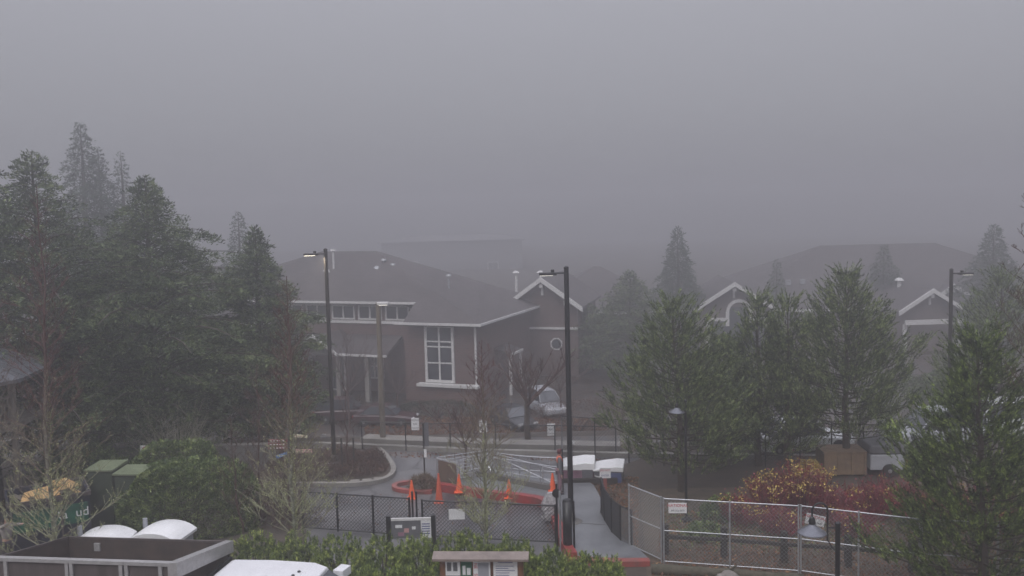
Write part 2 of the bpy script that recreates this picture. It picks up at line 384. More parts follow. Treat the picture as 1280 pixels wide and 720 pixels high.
# island with kerb, left of the lot
isl = PX((330, 606), (400, 607), (450, 606), (482, 600), (491, 590), (484, 575), (474, 565), (400, 563), (330, 563))
s = MB(); s.prism(isl, 0, .1); tag(s.build('planter_soil', M['ground'], fix=True), kind='structure')
strip('island_kerb', PX((330, 607), (400, 608), (450, 607), (482, 601), (492, 590), (485, 575), (474, 564)), .22, 0, .17, M['conc'])
strip('far_kerb', PX((330, 556), (400, 558), (455, 560), (620, 567), (775, 571), (900, 573), (1120, 575)), .3, 0, .2, M['conc'], False)
strip('gravel_board', PX((455, 553), (610, 560), (775, 563)), .9, 0, .32, M['conc'], False)
strip('small_island_kerb', PX((540, 617), (515, 617), (494, 613), (500, 607), (540, 602)), .2, 0, .16, M['redflat'])
sheet('dirt_verge', PX((724, 596), (800, 596), (800, 690), (765, 664), (752, 645), (754, 628), (744, 610)), .012, M['verge'])
sheet('planting_bed', PX((800, 612), (1300, 600), (1400, 760), (810, 740)), .012, M['verge'])
sheet('paint_line', PX((607, 578), (609, 578), (623, 602), (620, 602)), .012, M['whiteline'])
for a, b in (((1000, 580), (1118, 582)),): strip('car_park_kerb', PX(a, b), .15, 0, .12, M['conc'], False)
# pale markings by the island
for k, (x, y) in enumerate(((445, 603), (460, 602), (474, 600))):
    p = G(x, y); MBx = MB(); MBx.cbox((p.x, p.y-.25, .13), .38, .22, .09, .1)
    tag(MBx.build('paving_slab', M['conc'], bevel=.01), ('pale slab in the island edge nearest the tall shaggy conifer', 'middle pale slab in the island edge', 'pale slab in the island edge nearest the bend of the kerb')[k], 'slab', 'pale slabs along the planter island')

# ------------------------------------------------------------------ foliage generators
rng = np.random.default_rng(11)
def leaves_at(C, D, ln, wd, jit=.6, tri=False):
    """elongated faces at C pointing roughly along D; returns quads (n*4,3)"""
    n = len(C); d = unit(D+rng.normal(0, jit, (n, 3))); a = unit(np.cross(d, rng.normal(0, 1, (n, 3))))
    l = (ln*rng.uniform(.6, 1.3, (n, 1))); w = wd*rng.uniform(.6, 1.3, (n, 1))
    if tri: return np.stack([C-a*w/2, C+a*w/2, C+d*l], 1).reshape(-1, 3)
    return np.stack([C, C+d*l*.5+a*w/2, C+d*l, C+d*l*.5-a*w/2], 1).reshape(-1, 3)
def shoots(C, D, L, nl, nw, n, fwd=.75):
    """bottlebrush shoots: n needles round each shoot; returns tris"""
    m = len(C); D = unit(D)
    C = np.repeat(C, n, 0); Dr = np.repeat(D, n, 0); L = np.repeat(np.broadcast_to(L, (m,)), n)[:, None]
    t = np.tile(np.linspace(0, 1, n), m)[:, None]
    rad = unit(np.cross(Dr, rng.normal(0, 1, Dr.shape)))
    d = unit(Dr*fwd+rad*(1.05-t*.65)); a = unit(np.cross(d, rng.normal(0, 1, d.shape)))
    o = C+Dr*L*t; l = nl*rng.uniform(.8, 1.2, (len(o), 1))
    return np.stack([o-a*nw/2, o+a*nw/2, o+d*l], 1).reshape(-1, 3)
def conifer(name, px, py, d, wpx, label, style='cedar', nb=150, nl=200, ll=.16, lw=.06, cb=.06, m=None, cat='tree', group=None, seed=0, lean=0, ragged=.25, base_dx=0, parts=True, cone_k=1.3):
    global rng
    rng = np.random.default_rng(5000+seed+int(px*7+d)); rd = random.Random(seed+int(px))
    top = P(px, py, d); gz = ground_z(d); h = top.z-gz-(.5 if style == 'pine' else .1); r = wpx/2*d/F
    o = empty(name, (top.x+base_dx, d, gz), label, cat, group)
    tr = MB(); lx = -base_dx
    tp = [(lx*(k/8)**1.5+rd.uniform(-.06, .06)*(k > 0 and k < 8), rd.uniform(-.06, .06), h*k/8*.985) for k in range(9)]
    tr.tube(tp, [max(.015, h*.022*(1-k/8)**.8) for k in range(9)], 7)
    axis = lambda z: Vector((lx*(z/h)**1.5, 0, 0))
    Cs = []; Ds = []
    ga = 2.399963
    lob = [rd.uniform(0, 6.28) for _ in range(4)]
    for b in range(nb):
        u = (b+.5)/nb; u = u**(.8 if style != 'pine' else .85)
        z = h*(cb+(1-cb)*u*.985); fr = 1-u; ph = b*ga+rd.uniform(-.4, .4)
        if style == 'cedar': pr = min(1, fr*1.8)*(1 if fr < .85 else 1-.15*(fr-.85)/.15)
        elif style == 'fir': pr = min(1, fr*1.9+.01)**.9
        else: pr = min(1, (fr*cone_k+.04)**.95)*(.9 if fr > .85 else 1)
        L = r*pr*rd.uniform(1-ragged, 1+ragged*.6)*(1+.14*math.sin(ph*2+lob[0]+z*.9)+.08*math.sin(ph*3+lob[1]+z*2))+(.12 if style == 'pine' else .05)
        if style == 'cedar': rise, droop = .55, .42
        elif style == 'fir': rise, droop = .18, .45
        else: rise, droop = -.06+.52*u, -.24-.08*u
        if fr < .15: rise += (.8 if style == 'pine' else .3)*(1-fr/.15)
        out = Vector((math.cos(ph), math.sin(ph), 0)); c0 = axis(z)+Vector((0, 0, z))
        k = 5; bp = [c0+out*L*t+Vector((0, 0, L*(rise*t-droop*t*t))) for t in [i/k for i in range(k+1)]]
        if L > .5: tr.tube(bp, [max(.006, .012*L*(1-.85*i/k)+.006) for i in range(k+1)], 4, False)
        nn = max(6, int(nl*(L/r)**(1.25 if style == 'pine' else 1)))
        t = rng.uniform(.08 if style != 'pine' else .25, 1, nn)**.7
        pass
        side = rng.normal(0, 1, nn)*(.30*(1.12-t))*L*(1.25 if style == 'pine' else 1)
        ncl = max(3, int((4 if style == 'pine' else 7)+L*(4.5 if style == 'pine' else 7))); ci = rng.integers(0, ncl, nn); ct = t[:ncl] if len(t) >= ncl else np.resize(t, ncl); cs_ = np.resize(side, ncl)
        sg = .10 if style == 'pine' else .16
        t = ct[ci]+rng.normal(0, sg, nn)/L; side = cs_[ci]+rng.normal(0, sg, nn); t = np.clip(t, .12, 1.08)
        sd = Vector((-out.y, out.x, 0))
        zz = L*(rise*t-droop*t*t)
        Pp = np.array(c0)[None]+np.outer(L*t, out)+np.outer(side, sd)+np.outer(zz, (0, 0, 1))
        if style == 'pine':
            Pp[:, 2] += rng.uniform(-.12, .22, nn)*min(1, L*.6)*(.4+t)
            Dd = np.outer(np.full(nn, .75), out)+np.outer(side/(.25*L+.05)*.45, sd)+np.outer(rng.uniform(.1, 1.5, nn)+.3, (0, 0, 1))
        else:
            Pp[:, 2] -= np.abs(side)*.35+rng.uniform(0, .3, nn)*min(1, L*.5)
            Dd = np.outer(np.full(nn, .9), out)+np.outer(np.sign(side)*.55, sd)+np.outer(rng.uniform(-.5, .35, nn)+(.8 if fr < .1 else 0)+(np.clip((t-.7)*3, 0, 1)*.9 if style == 'cedar' else 0), (0, 0, 1))
        Cs.append(Pp); Ds.append(Dd)
    C = np.concatenate(Cs); D = np.concatenate(Ds)
    tr.build('trunk', M['bark'], o)
    if style == 'pine':
        # leading candles at the very top
        kk = 9; cc = np.array([[lx+rng.uniform(-.22, .22), rng.uniform(-.22, .22), h-.45+rng.uniform(0, .2)] for _ in range(kk)]); cc[0] = (lx, 0, h-.25)
        C = np.concatenate([C, cc]); D = np.concatenate([D, np.array([[rng.uniform(-.15, .15), rng.uniform(-.15, .15), 1] for _ in range(kk)])])
        v = shoots(C, D, rng.uniform(.9, 2.0, len(C))*ll*1.9, ll*.5, lw*.75, NEED, .8)
        npobj('crown', v, 3, m or M['pine'], o)
    else:
        npobj('crown', leaves_at(C, D, ll, lw, .55), 4, m or M['cedar'], o)
    return o
NEED = 22

def blob(name, loc, rx, ry, h, label, cat, m, nleaf, ll, lw, group=None, seed=1, stems=14, top=.0, bumps=.18, stem_m=None, floor=0.05):
    """rounded shrub: leaves scattered through the outer part of a lumpy dome, woody stems inside"""
    global rng
    rng = np.random.default_rng(seed); rd = random.Random(seed)
    o = empty(name, loc, label, cat, group)
    u = unit(rng.normal(0, 1, (nleaf, 3))); u[:, 2] = np.abs(u[:, 2])*1.0-floor
    ph = np.arctan2(u[:, 1], u[:, 0]); el = u[:, 2]
    k = rng.uniform(0, 6.28, 6)
    if bumps < .1: u[:, :2] *= (np.maximum(1-np.abs(u[:, 2:])**3.2, 0)**(1/3.2))/np.sqrt(np.maximum(1-u[:, 2:]**2, 1e-4))
    s = 1+bumps*(np.sin(ph*3+k[0]+el*4)*.5+np.sin(ph*5+k[1]-el*6)*.4+np.sin(ph*9+k[2]+el*9)*.3+np.sin(ph*2+el*13+k[3])*.3)
    dep = 1-np.abs(rng.normal(0, .11 if bumps > .1 else .05, nleaf))
    p = u*(s*dep)[:, None]*np.array([rx, ry, h]); p[:, 2] = np.maximum(p[:, 2], .02)
    n = unit(u/np.array([rx, ry, h]))
    npobj('foliage', leaves_at(p, n+np.array([0, 0, .35]), ll, lw, .8 if bumps > .1 else .55), 4, m, o)
    st = MB()
    for i in range(stems):
        a = rd.uniform(0, 6.28); e = rd.uniform(.3, 1)
        q = Vector((math.cos(a)*rx*.75*(1-e*.5), math.sin(a)*ry*.75*(1-e*.5), h*.85*e))
        st.tube([(q.x*.1, q.y*.1, 0), q*.5+Vector((0, 0, h*.1)), q], [.03, .02, .008], 4, False)
    st.build('stems', stem_m or M['bark'], o)
    return o
def mugo(loc, rx, ry, h, label, seed, ns=520, m=None):
    global rng
    rng = np.random.default_rng(seed); rd = random.Random(seed)
    o = empty('mugo_pine', loc, label, 'shrub', 'mugo pines in the front hedge')
    u = unit(rng.normal(0, 1, (ns, 3))); u[:, 2] = np.abs(u[:, 2])
    k = rng.uniform(0, 6.28, 3); ph = np.arctan2(u[:, 1], u[:, 0])
    s = 1+.12*np.sin(ph*4+k[0]+u[:, 2]*5)+.1*np.sin(ph*7+k[1]-u[:, 2]*9)-np.abs(rng.normal(0, .07, ns))
    p = u*s[:, None]*np.array([rx, ry, h-.2]); d = u*.45+np.array([0, 0, 1.0])+rng.normal(0, .14, (ns, 3))
    npobj('foliage', shoots(p, d, rng.uniform(.1, .22, ns), .075, .02, 24, .6), 3, m or M['mugo'], o)
    st = MB()
    for i in range(16):
        a = rd.uniform(0, 6.28); e = rd.uniform(.2, 1)
        q = Vector((math.cos(a)*rx*.8*(1.1-e*.6), math.sin(a)*ry*.8*(1.1-e*.6), (h-.2)*.9*e))
        st.tube([(0, 0, 0), q*.55+Vector((0, 0, .05)), q], [.05, .03, .012], 5, False)
    st.build('stems', M['bark'], o)
    return o
def bare_tree(name, px, py, d, label, base_px=None, seed=0, trunk_r=.06, nbr=60, blen=1.8, b0=.12, moss=0, mt=None, mb=None, group=None, ang=.75, form='spire', cat='tree', sub=5, tr2=1.0):
    """leafless tree: leader with ascending branches (spire) or forked round crown"""
    rd = random.Random(seed+int(px)); top = P(px, py, d); gz = ground_z(d); h = top.z-gz
    bx = P(base_px, 600, d).x if base_px else top.x
    o = empty(name, (bx, d, gz), label, cat, group); dx = top.x-bx
    T = MB(); B = MB(); mp = []
    ax = lambda z: Vector((dx*(z/h), 0, z))
    def twig(p, dr, L, r, dep):
        k = 5; pts = [p]; dd = dr.copy()
        for i in range(k):
            dd = (dd+Vector((rd.uniform(-.16, .16), rd.uniform(-.16, .16), rd.uniform(-.04, .14)))).normalized(); pts.append(pts[-1]+dd*L/k)
        B.tube(pts, [max(.0055, r*(1-.85*i/k)) for i in range(k+1)], 4 if dep == 0 else 3, False)
        for i in range(1, k+1):
            mp.append((pts[i], (pts[i].z)/h))
        if dep < 2:
            for j in range(sub if dep == 0 else max(2, sub-2)):
                t = rd.uniform(.25, .95); q = pts[min(k, int(t*k))]
                s_ = Vector((rd.uniform(-1, 1), rd.uniform(-1, 1), rd.uniform(-.1, .9))).normalized()
                twig(q, (dd*.7+s_*.75).normalized(), L*rd.uniform(.25, .5)*(1.1-t*.4), r*.5, dep+1)
    if form == 'spire':
        T.tube([ax(h*k/9)+Vector((rd.uniform(-.09, .09)*(k > 0), rd.uniform(-.06, .06), 0)) for k in range(10)], [max(.012, trunk_r*(1-k/9)**.7) for k in range(10)], 8)
        for b in range(nbr):
            u = (b+.5)/nbr; z = h*(b0+(.97-b0)*u**1.1); a = b*2.4+rd.uniform(-.5, .5)
            L = blen*(1-u)**.75*rd.uniform(.6, 1.15)+.25
            el = ang*rd.uniform(.75, 1.25)
            twig(ax(z), Vector((math.cos(a)*math.cos(el), math.sin(a)*math.cos(el), math.sin(el))), L, max(.009, trunk_r*.25*(1-u*.6)), 0 if L > .7 else 1)
    else:
        fh = h*(.38 if form == 'round' else .03)
        if form == 'round': T.tube([(0, 0, 0), (rd.uniform(-.06, .06), 0, fh*.5), (rd.uniform(-.1, .1), 0, fh)], [trunk_r, trunk_r*.85, trunk_r*.75], 8)
        else: T.tube([(0, 0, 0), (0, 0, .12)], [trunk_r, trunk_r*.8], 8)
        for b in range(nbr):
            a = b*2.4+rd.uniform(-.4, .4); el = rd.uniform(.5, 1.35)
            z = fh*rd.uniform(.8, 1) if form == 'round' else .05
            twig(Vector((0, 0, z)), Vector((math.cos(a)*math.cos(el), math.sin(a)*math.cos(el), math.sin(el))), (h-z)*rd.uniform(.7, 1.02), trunk_r*.42, 0)
    T.build('trunk', mt or M['barkgrey'], o); B.build('branches', mb or M['barkred'], o)
    if moss:
        global rng
        rng = np.random.default_rng(seed+5)
        C = []
        for q, f in mp:
            if rd.random() < 1.25-f*2.2*tr2:
                for _ in range(moss): C.append(q+Vector((rd.gauss(0, .016), rd.gauss(0, .016), rd.gauss(0, .014))))
        for i in range(int(1500*tr2)):
            z = h*rd.uniform(0, .62)**1.1; a = rd.uniform(0, 6.28); rr = trunk_r*(1-z/h)**.7
            C.append(ax(z)+Vector((math.cos(a)*rr, math.sin(a)*rr, 0)))
        C = np.array([tuple(c) for c in C])
        npobj('moss', leaves_at(C, rng.normal(0, 1, C.shape), .034, .022, .5), 4, M['moss'], o)
    return o

# ------------------------------------------------------------------ houses
def house(name, label, loc, rz, cat='house'): return empty(name, loc, label, cat, rz=rz)
def slab(pts, th, up=Vector((0, 0, 1))):
    """thick sheet under the polygon"""
    s = MB(); n = len(pts); a = [Vector(p) for p in pts]
    s.v = [tuple(p) for p in a]+[tuple(p-up*th) for p in a]
    s.f = [tuple(range(n)), tuple(reversed(range(n, 2*n)))]+[((i), (i+n), ((i+1) % n)+n, (i+1) % n) for i in range(n)]
    return s
def hip_roof(s, x0, x1, y0, y1, z0, z1, rx0, rx1, th=.22):
    ym = (y0+y1)/2
    v = [(x0, y0, z0), (x1, y0, z0), (x1, y1, z0), (x0, y1, z0), (rx0, ym, z1), (rx1, ym, z1)]
    s.add(v+[(a, b, z0-th) for a, b, c in v[:4]], [(0, 1, 5, 4), (1, 2, 5), (2, 3, 4, 5), (3, 0, 4), (0, 6, 7, 1), (1, 7, 8, 2), (2, 8, 9, 3), (3, 9, 6, 0), (6, 9, 8, 7)])
    return s
def gable_roof(s, x0, x1, y0, y1, z0, z1, th=.15):
    """ridge runs along y"""
    xm = (x0+x1)/2
    for a, b in ((x0, xm), (xm, x1)):
        za, zb = (z0, z1) if a == x0 else (z1, z0)
        s.add([(a, y0, za), (b, y0, zb), (b, y1, zb), (a, y1, za), (a, y0, za-th), (b, y0, zb-th), (b, y1, zb-th), (a, y1, za-th)],
              [(0, 1, 2, 3), (7, 6, 5, 4), (0, 4, 5, 1), (1, 5, 6, 2), (2, 6, 7, 3), (3, 7, 4, 0)])
    return s
def window(par, x0, x1, z0, z1, y, cols=2, rows=(1,), fw=.1, name='window'):
    """window in a wall facing -y at depth y: frame part with pane sub-part"""
    f = MB()
    f.box(x0-fw, x0, y-.09, y+.03, z0-fw, z1+fw); f.box(x1, x1+fw, y-.09, y+.03, z0-fw, z1+fw)
    f.box(x0, x1, y-.09, y+.03, z1, z1+fw); f.box(x0, x1, y-.09, y+.03, z0-fw, z0)
    for c in range(1, cols): xc = x0+(x1-x0)*c/cols; f.box(xc-.05, xc+.05, y-.085, y+.028, z0, z1)
    tot = sum(rows); acc = 0
    for rr in rows[:-1]:
        acc += rr; zc = z0+(z1-z0)*acc/tot; f.box(x0, x1, y-.08, y+.026, zc-.04, zc+.04)
    fo = f.build(name, M['trim'], par); g_ = MB(); g_.box(x0, x1, y-.03, y+.02, z0, z1); g_.build('pane', M['glass'], fo)
    return fo

# main house: local x along the front (right +), local y to the back
HZ = R(-21)
cp = G(595, 505, LOW)
H1 = house('brick_house', 'large brown brick house with hipped roof and tall white window behind the far fence', (cp.x, cp.y, LOW), HZ); H1.scale = (HS,)*3
w = MB(); w.box(-4.6, 0, 0, 11.4, 0, 4.7); w.box(-23, -4.6, 1.67, 11.4, 0, 5.7)
w.build('wall', M['brick'], H1)
rf = MB()
rf.add([(-23.6, 1.02, 5.9), (-4.3, 1.02, 5.9), (-4.3, -.65, 4.85), (.65, -.65, 4.85), (-9.6, 5.725, 8.85), (-13.9, 5.725, 8.85), (.65, 12.1, 4.85), (-23.6, 12.1, 4.85),
  (-23.6, 1.02, 5.68), (-4.3, 1.02, 5.68), (-4.3, -.65, 4.63), (.65, -.65, 4.63), (.65, 12.1, 4.63), (-23.6, 12.1, 4.63)],
  [(0, 1, 4, 5), (1, 2, 3, 4), (3, 6, 4), (6, 7, 5, 4), (7, 0, 5), (0, 8, 9, 1), (1, 9, 10, 2), (2, 10, 11, 3), (3, 11, 12, 6), (6, 12, 13, 7), (7, 13, 8, 0), (8, 13, 12, 11, 10, 9)]); ro = rf.build('roof', M['roof'], H1)
for (vx, vy, vz, hh) in ((-11.9, 4.0, 7.85, 1.1), (-7.6, 4.4, 7.7, .25), (-8.4, 4.6, 8.0, .25), (-3.5, 4.2, 6.05, 1.2)):
    v = MB(); v.tube([(vx, vy, vz-.3), (vx, vy, vz+hh)], .07, 8); v.tube([(vx, vy, vz+hh), (vx, vy, vz+hh+.12)], [.2, .16], 8)
    v.tube([(vx-.25, vy-.5, vz-.25), (vx-.2, vy-.5, vz-.1)], [.25, .14], 8)
    v.build('vent_pipe', M['trim'] if vx < -11 else M['galv'], ro)
tr_ = MB()
tr_.box(-4.9, .75, -.75, -.66, 4.7, 4.84); tr_.box(.66, .75, -.65, 12.2, 4.7, 4.84)
tr_.box(-23.6, -4.25, .92, 1.01, 5.74, 5.88); tr_.box(-4.28, -4.2, -.65, 1.0, 4.7, 4.82)
tr_.build('gutter', M['trim'], H1)
fb = MB(); fb.box(-17.0, -4.62, 1.55, 1.66, 4.42, 4.6); fb.box(-4.95, -4.62, 1.56, 1.66, 4.62, 5.66); fb.build('trim_board', M['trim'], H1)
for k in range(6):
    x1 = -5.15-k*1.95; window(H1, x1-1.5, x1, 4.75, 5.5, 1.66, 2, (1,), .1)
window(H1, -3.05, -1.45, 1.35, 4.5, -.02, 2, (1.15, 1.1, .35, .95), .16)
MB().box(-3.6, .35, -.55, -.05, 1.0, 1.16).build('window_sill', M['trim'], H1)
MB().box(-3.4, 0.2, -.35, -.03, 0, .97).build('window_base', M['brick'], H1)
ds = MB(); ds.tube([(.12, -.12, .1), (.12, -.12, 4.6)], .07, 6); ds.tube([(.14, 10.9, .1), (.14, 10.9, 4.6)], .07, 6); ds.build('downspout', M['trim'], H1)
# front porch with small gable and posts
po = MB(); po.add([(-15, -1.3, 2.9), (-5.2, -1.3, 2.9), (-5.6, 1.6, 3.7), (-15, 1.6, 3.7), (-15, -1.3, 2.75), (-5.2, -1.3, 2.75), (-5.6, 1.6, 3.5), (-15, 1.6, 3.5)], [(0, 1, 2, 3), (7, 6, 5, 4), (0, 4, 5, 1), (1, 5, 6, 2), (2, 6, 7, 3), (3, 7, 4, 0)])
gable_roof(po, -11.6, -8.4, -1.6, 1.6, 2.95, 4.0); pr = po.build('porch_roof', M['roof'], H1)
pt = MB(); pt.box(-15, -11.6, -1.4, -1.31, 2.8, 2.93); pt.box(-8.4, -5.1, -1.4, -1.31, 2.8, 2.93)
for a, b in ((-11.7, -10), (-8.3, -10)): pt.add([(a, -1.7, 2.8), (b, -1.7, 3.9), (b, -1.7, 4.08), (a, -1.7, 2.98), (a, -1.61, 2.8), (b, -1.61, 3.9), (b, -1.61, 4.08), (a, -1.61, 2.98)], [(0, 1, 2, 3), (7, 6, 5, 4), (0, 4, 5, 1), (3, 2, 6, 7)])
pt.build('porch_trim', M['trim'], H1)
for x in (-14.3, -11.4, -8.6, -6.6, -5.7):
    MB().box(x-.14, x+.14, -1.2, -.95, 0, 2.75).build('porch_post', M['conc'], H1)
window(H1, -10.9, -9.9, .1, 2.2, 1.65, 1, (1,), .12, 'door')
for x in (-13.5, -8.2, -20): window(H1, x, x+1.1, 1.0, 2.4, 1.65, 2, (1, 1), .1)
# side entrance on the right face
se = MB(); se.add([(.02, 3, 2.9), (1.2, 2.8, 2.6), (1.2, 4.8, 2.6), (.02, 5, 2.9), (.02, 3, 2.8), (1.2, 2.8, 2.5), (1.2, 4.8, 2.5), (.02, 5, 2.8)], [(0, 1, 2, 3), (7, 6, 5, 4), (0, 4, 5, 1), (1, 5, 6, 2), (2, 6, 7, 3)])
se.build('side_canopy', M['roof'], H1); MB().box(1.21, 1.29, 2.8, 4.8, 2.48, 2.62).build('canopy_edge', M['trim'], H1)
for y in (2.9, 4.7): MB().box(1.05, 1.18, y-.08, y+.08, 0, 2.4).build('canopy_post', M['trim'], H1)
# gable-fronted house and the hipped roof behind it
def gable_house(px, pyt, d, w, eave_drop, label, rz, deep=10, wallm='siding', octo=False, arch=False, collar=False):
    d *= HS; t = P(px, pyt, d); o = house('gabled_house', label, (t.x, d, LOW), rz); o.scale = (HS,)*3; z1 = (t.z-LOW)/HS; z0 = z1-eave_drop
    MB().add([(-w/2+.4, 0, 0), (w/2-.4, 0, 0), (w/2-.4, 0, z0+.1), (0, 0, z1-.12), (-w/2+.4, 0, z0+.1), (-w/2+.4, deep, 0), (w/2-.4, deep, 0), (w/2-.4, deep, z0+.1), (0, deep, z1-.12), (-w/2+.4, deep, z0+.1)],
      [(0, 1, 2, 3, 4), (9, 8, 7, 6, 5), (0, 4, 9, 5), (1, 6, 7, 2)]).build('wall', M[wallm], o)
    r_ = MB(); gable_roof(r_, -w/2, w/2, -.6, deep+.3, z0, z1); r_.build('roof', M['roof'], o)
    b = MB()
    for sgn in (-1, 1):
        x = sgn*(w/2+.05); b.add([(x, -.75, z0-.28), (0, -.75, z1-.26), (0, -.75, z1+.08), (x, -.75, z0+.04), (x, -.61, z0-.28), (0, -.61, z1-.26), (0, -.61, z1+.08), (x, -.61, z0+.04)], [(0, 1, 2, 3), (7, 6, 5, 4), (0, 4, 5, 1), (3, 2, 6, 7), (0, 3, 7, 4), (1, 5, 6, 2)])
    b.build('barge_board', M['trim'], o, fix=True)
    for x, zz in ((0, z1-.2), (-w*.3, z1-.2-eave_drop*.6), (w*.3, z1-.2-eave_drop*.6)):
        if collar and x: continue
        if arch and x: continue
        MB().box(x-.13, x+.13, -.58, -.01, zz-.45, zz-.15).box(x-.08, x+.08, -.2, -.012, zz-1.0, zz-.45).build('gable_bracket', M['trim'], o)
    return o, z0, z1
H2, z0, z1 = gable_house(678, 347, 60, 5.6, 2.0, 'brown house end with white-edged gable, right of the large brick house', R(-14), 8)
b = MB(); b.box(-1.6, 2.4, -.12, -.02, 3.2, 3.35); b.box(-1.75, -1.6, -.12, -.02, 0, 3.35); b.build('trim_board', M['trim'], H2)
oc = MB(); ring = []
for rr, y in ((.45, -.1), (.35, -.1)):
    for k in range(8): ring.append((.9+rr*math.cos(k*PI/4+PI/8), y, 2.2+rr*math.sin(k*PI/4+PI/8)))
oc.add(ring, [(k, (k+1) % 8, 8+(k+1) % 8, 8+k) for k in range(8)]); ow = oc.build('window', M['trim'], H2)
MB().lathe((.9, -.06, 2.2), [(.35, 0), (.35, .05)], 8, Matrix.Rotation(PI/2, 4, 'X')).build('pane', M['glass'], ow)
for x in (-1.5, .3):
    v = MB(); v.tube([(x-1.2, 3.5, z0+.6), (x-1.2, 3.5, z1+.1)], .1, 8); v.tube([(x-1.2, 3.5, z1+.1), (x-1.2, 3.5, z1+.25)], [.28, .15], 8); v.build('roof_vent', M['trim'], H2)
def hip_house(pxl, pxr, py, d, eave, drop, label, deep=14, hiprun=6, rz=0, windows=0):
    d *= HS; a = P(pxl, py, d); b_ = P(pxr, py, d); z1 = (a.z-LOW)/HS; xm = (a.x+b_.x)/2; hw = (b_.x-a.x)/2/HS
    o = house('hipped_house', label, (xm, d-deep*HS/2, LOW), rz); o.scale = (HS,)*3; W = hw+hiprun
    MB().box(-W+.6, W-.6, .6, deep-.6, 0, z1-drop).build('wall', M['graysiding'], o)
    r_ = MB(); hip_roof(r_, -W, W, 0, deep, z1-drop, z1, -hw, hw); r_.build('roof', M['roof'], o)
    g_ = MB(); g_.box(-W, W, -.12, -.02, z1-drop-.2, z1-drop); g_.build('gutter', M['trim'], o)
    return o, W, z1
H3, W3, z3 = hip_house(742, 750, 333, 76, 0, 3.2, 'faint hipped house roof behind the white-edged gable', 14, 6)
H4, W4, z4 = hip_house(1025, 1168, 307, 78, 0, 4.6, 'wide hipped house fading into fog behind the right-hand pines', 18, 11)
for x, y, z in ((-8.5, 3.2, z4-2.6), (-9.7, 3.1, z4-2.65), (6.4, 4.5, z4-2.1), (8.5, 5.8, z4-1.5), (9.5, 5.8, z4-1.5)):
    MB().box(x-.2, x+.2, y, y+.35, z-.3, z+.12).build('roof_vent', M['galv'], H4)
H5, z0, z1 = gable_house(917, 353, 68, 6.2, 2.0, 'taupe gabled wing with arched white window, left end of the wide foggy house', R(-6), 9, 'graysiding', arch=True)
aw = MB(); arc = [(1.0*math.cos(PI*k/10), 1.0*math.sin(PI*k/10)) for k in range(11)]
aw.add([(x*q+.4, -.1, z*q+z1-2.3) for q in (1.0, .75) for x, z in arc], [(k, k+1, 12+k, 11+k) for k in range(10)])
aw.box(-.62, -.35, -.12, -.02, z1-3.4, z1-2.3); aw.box(1.15, 1.42, -.12, -.02, z1-3.4, z1-2.3); aw.box(-2.1, -.62, -.12, -.02, z1-3.0, z1-2.75); aw.box(-2.1, -1.85, -.12, -.02, z1-6, z1-3.0)
aw.box(1.42, 2.6, -.12, -.02, z1-3.0, z1-2.75)
fo = aw.build('window', M['trim'], H5)
MB().box(-1.85, 2.4, -.05, -.012, z1-6, z1-3.0).box(-.35, 1.15, -.05, -.012, z1-3.0, z1-1.9).build('pane', M['glass'], fo)
H6, z0, z1 = gable_house(1161, 361, 66, 5.2, 1.6, 'taupe gable with white collar beam behind the black lamp pole at right', R(4), 9, 'graysiding', collar=True)
MB().box(-2.2, 2.3, -.8, -.62, z1-2.6, z1-2.25).build('collar_beam', M['trim'], H6)
MB().box(-2.2, -1.95, -.55, -.35, 0, z1-2.6).box(2.0, 2.25, -.55, -.35, 0, z1-2.6).build('porch_post', M['trim'], H6)
v = MB(); v.tube([(-.2, 4, z1-.5), (-.2, 4, z1+.35)], .16, 8); v.tube([(-.2, 4, z1+.35), (-.2, 4, z1+.55)], [.38, .2], 8); v.build('roof_vent', M['trim'], H6)
H7, z0, z1 = gable_house(1187, 355, 71, 4.6, 1.5, 'second taupe gable peeking out behind the black lamp pole', R(4), 6, 'graysiding', collar=True)
H8, W8, z8 = hip_house(250, 280, 333, 62, 0, 3.4, 'dim hipped house behind the big conifers at left', 12, 6)
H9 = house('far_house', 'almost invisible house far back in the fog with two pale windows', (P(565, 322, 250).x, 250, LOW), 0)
MB().box(-20, 20, 0, 10, 0, 8.4).build('wall', M['fogwall'], H9)
r_ = MB(); hip_roof(r_, -21, 21, -.8, 10.8, 8.4, 10, -12, 12); r_.build('roof', M['fogwall'], H9)
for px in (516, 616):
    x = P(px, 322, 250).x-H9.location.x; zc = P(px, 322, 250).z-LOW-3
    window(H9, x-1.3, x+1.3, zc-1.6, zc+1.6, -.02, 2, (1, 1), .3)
H10, W10, z10 = hip_house(845, 850, 348, 90, 0, 2.5, 'barely visible roof between the spiky far fir and the arched-window gable', 12, 5)

# ------------------------------------------------------------------ trees
NEED = 26
conifer('cedar_tree', 38, 180, 38, 285, 'big dark conifer at the left edge behind the gazebo', 'cedar', 230, 520, .18, .05, ragged=.5)
conifer('cedar_tree', -42, 128, 35, 200, 'tall conifer cut off by the left edge, only branch tips showing', 'cedar', 150, 220, .2, .07, ragged=.3)
conifer('hemlock_tree', 99, 146, 70, 130, 'pale tall hemlock with drooping tip fading behind the left conifers', 'fir', 210, 190, .26, .1, m=M['fir'], ragged=.35)
conifer('hemlock_tree', 122, 178, 72, 100, 'shorter pale hemlock top just right of the tallest one', 'fir', 150, 150, .26, .1, m=M['fir'], ragged=.35)
conifer('fir_tree', 150, 183, 73, 72, 'slim faint fir tip between hemlock and the big round-shouldered conifer', 'fir', 130, 100, .25, .09, m=M['fir'], ragged=.3)
conifer('cedar_tree', 180, 212, 40, 255, 'largest green conifer, standing right above the clipped laurel mound', 'cedar', 250, 560, .18, .05, ragged=.5)
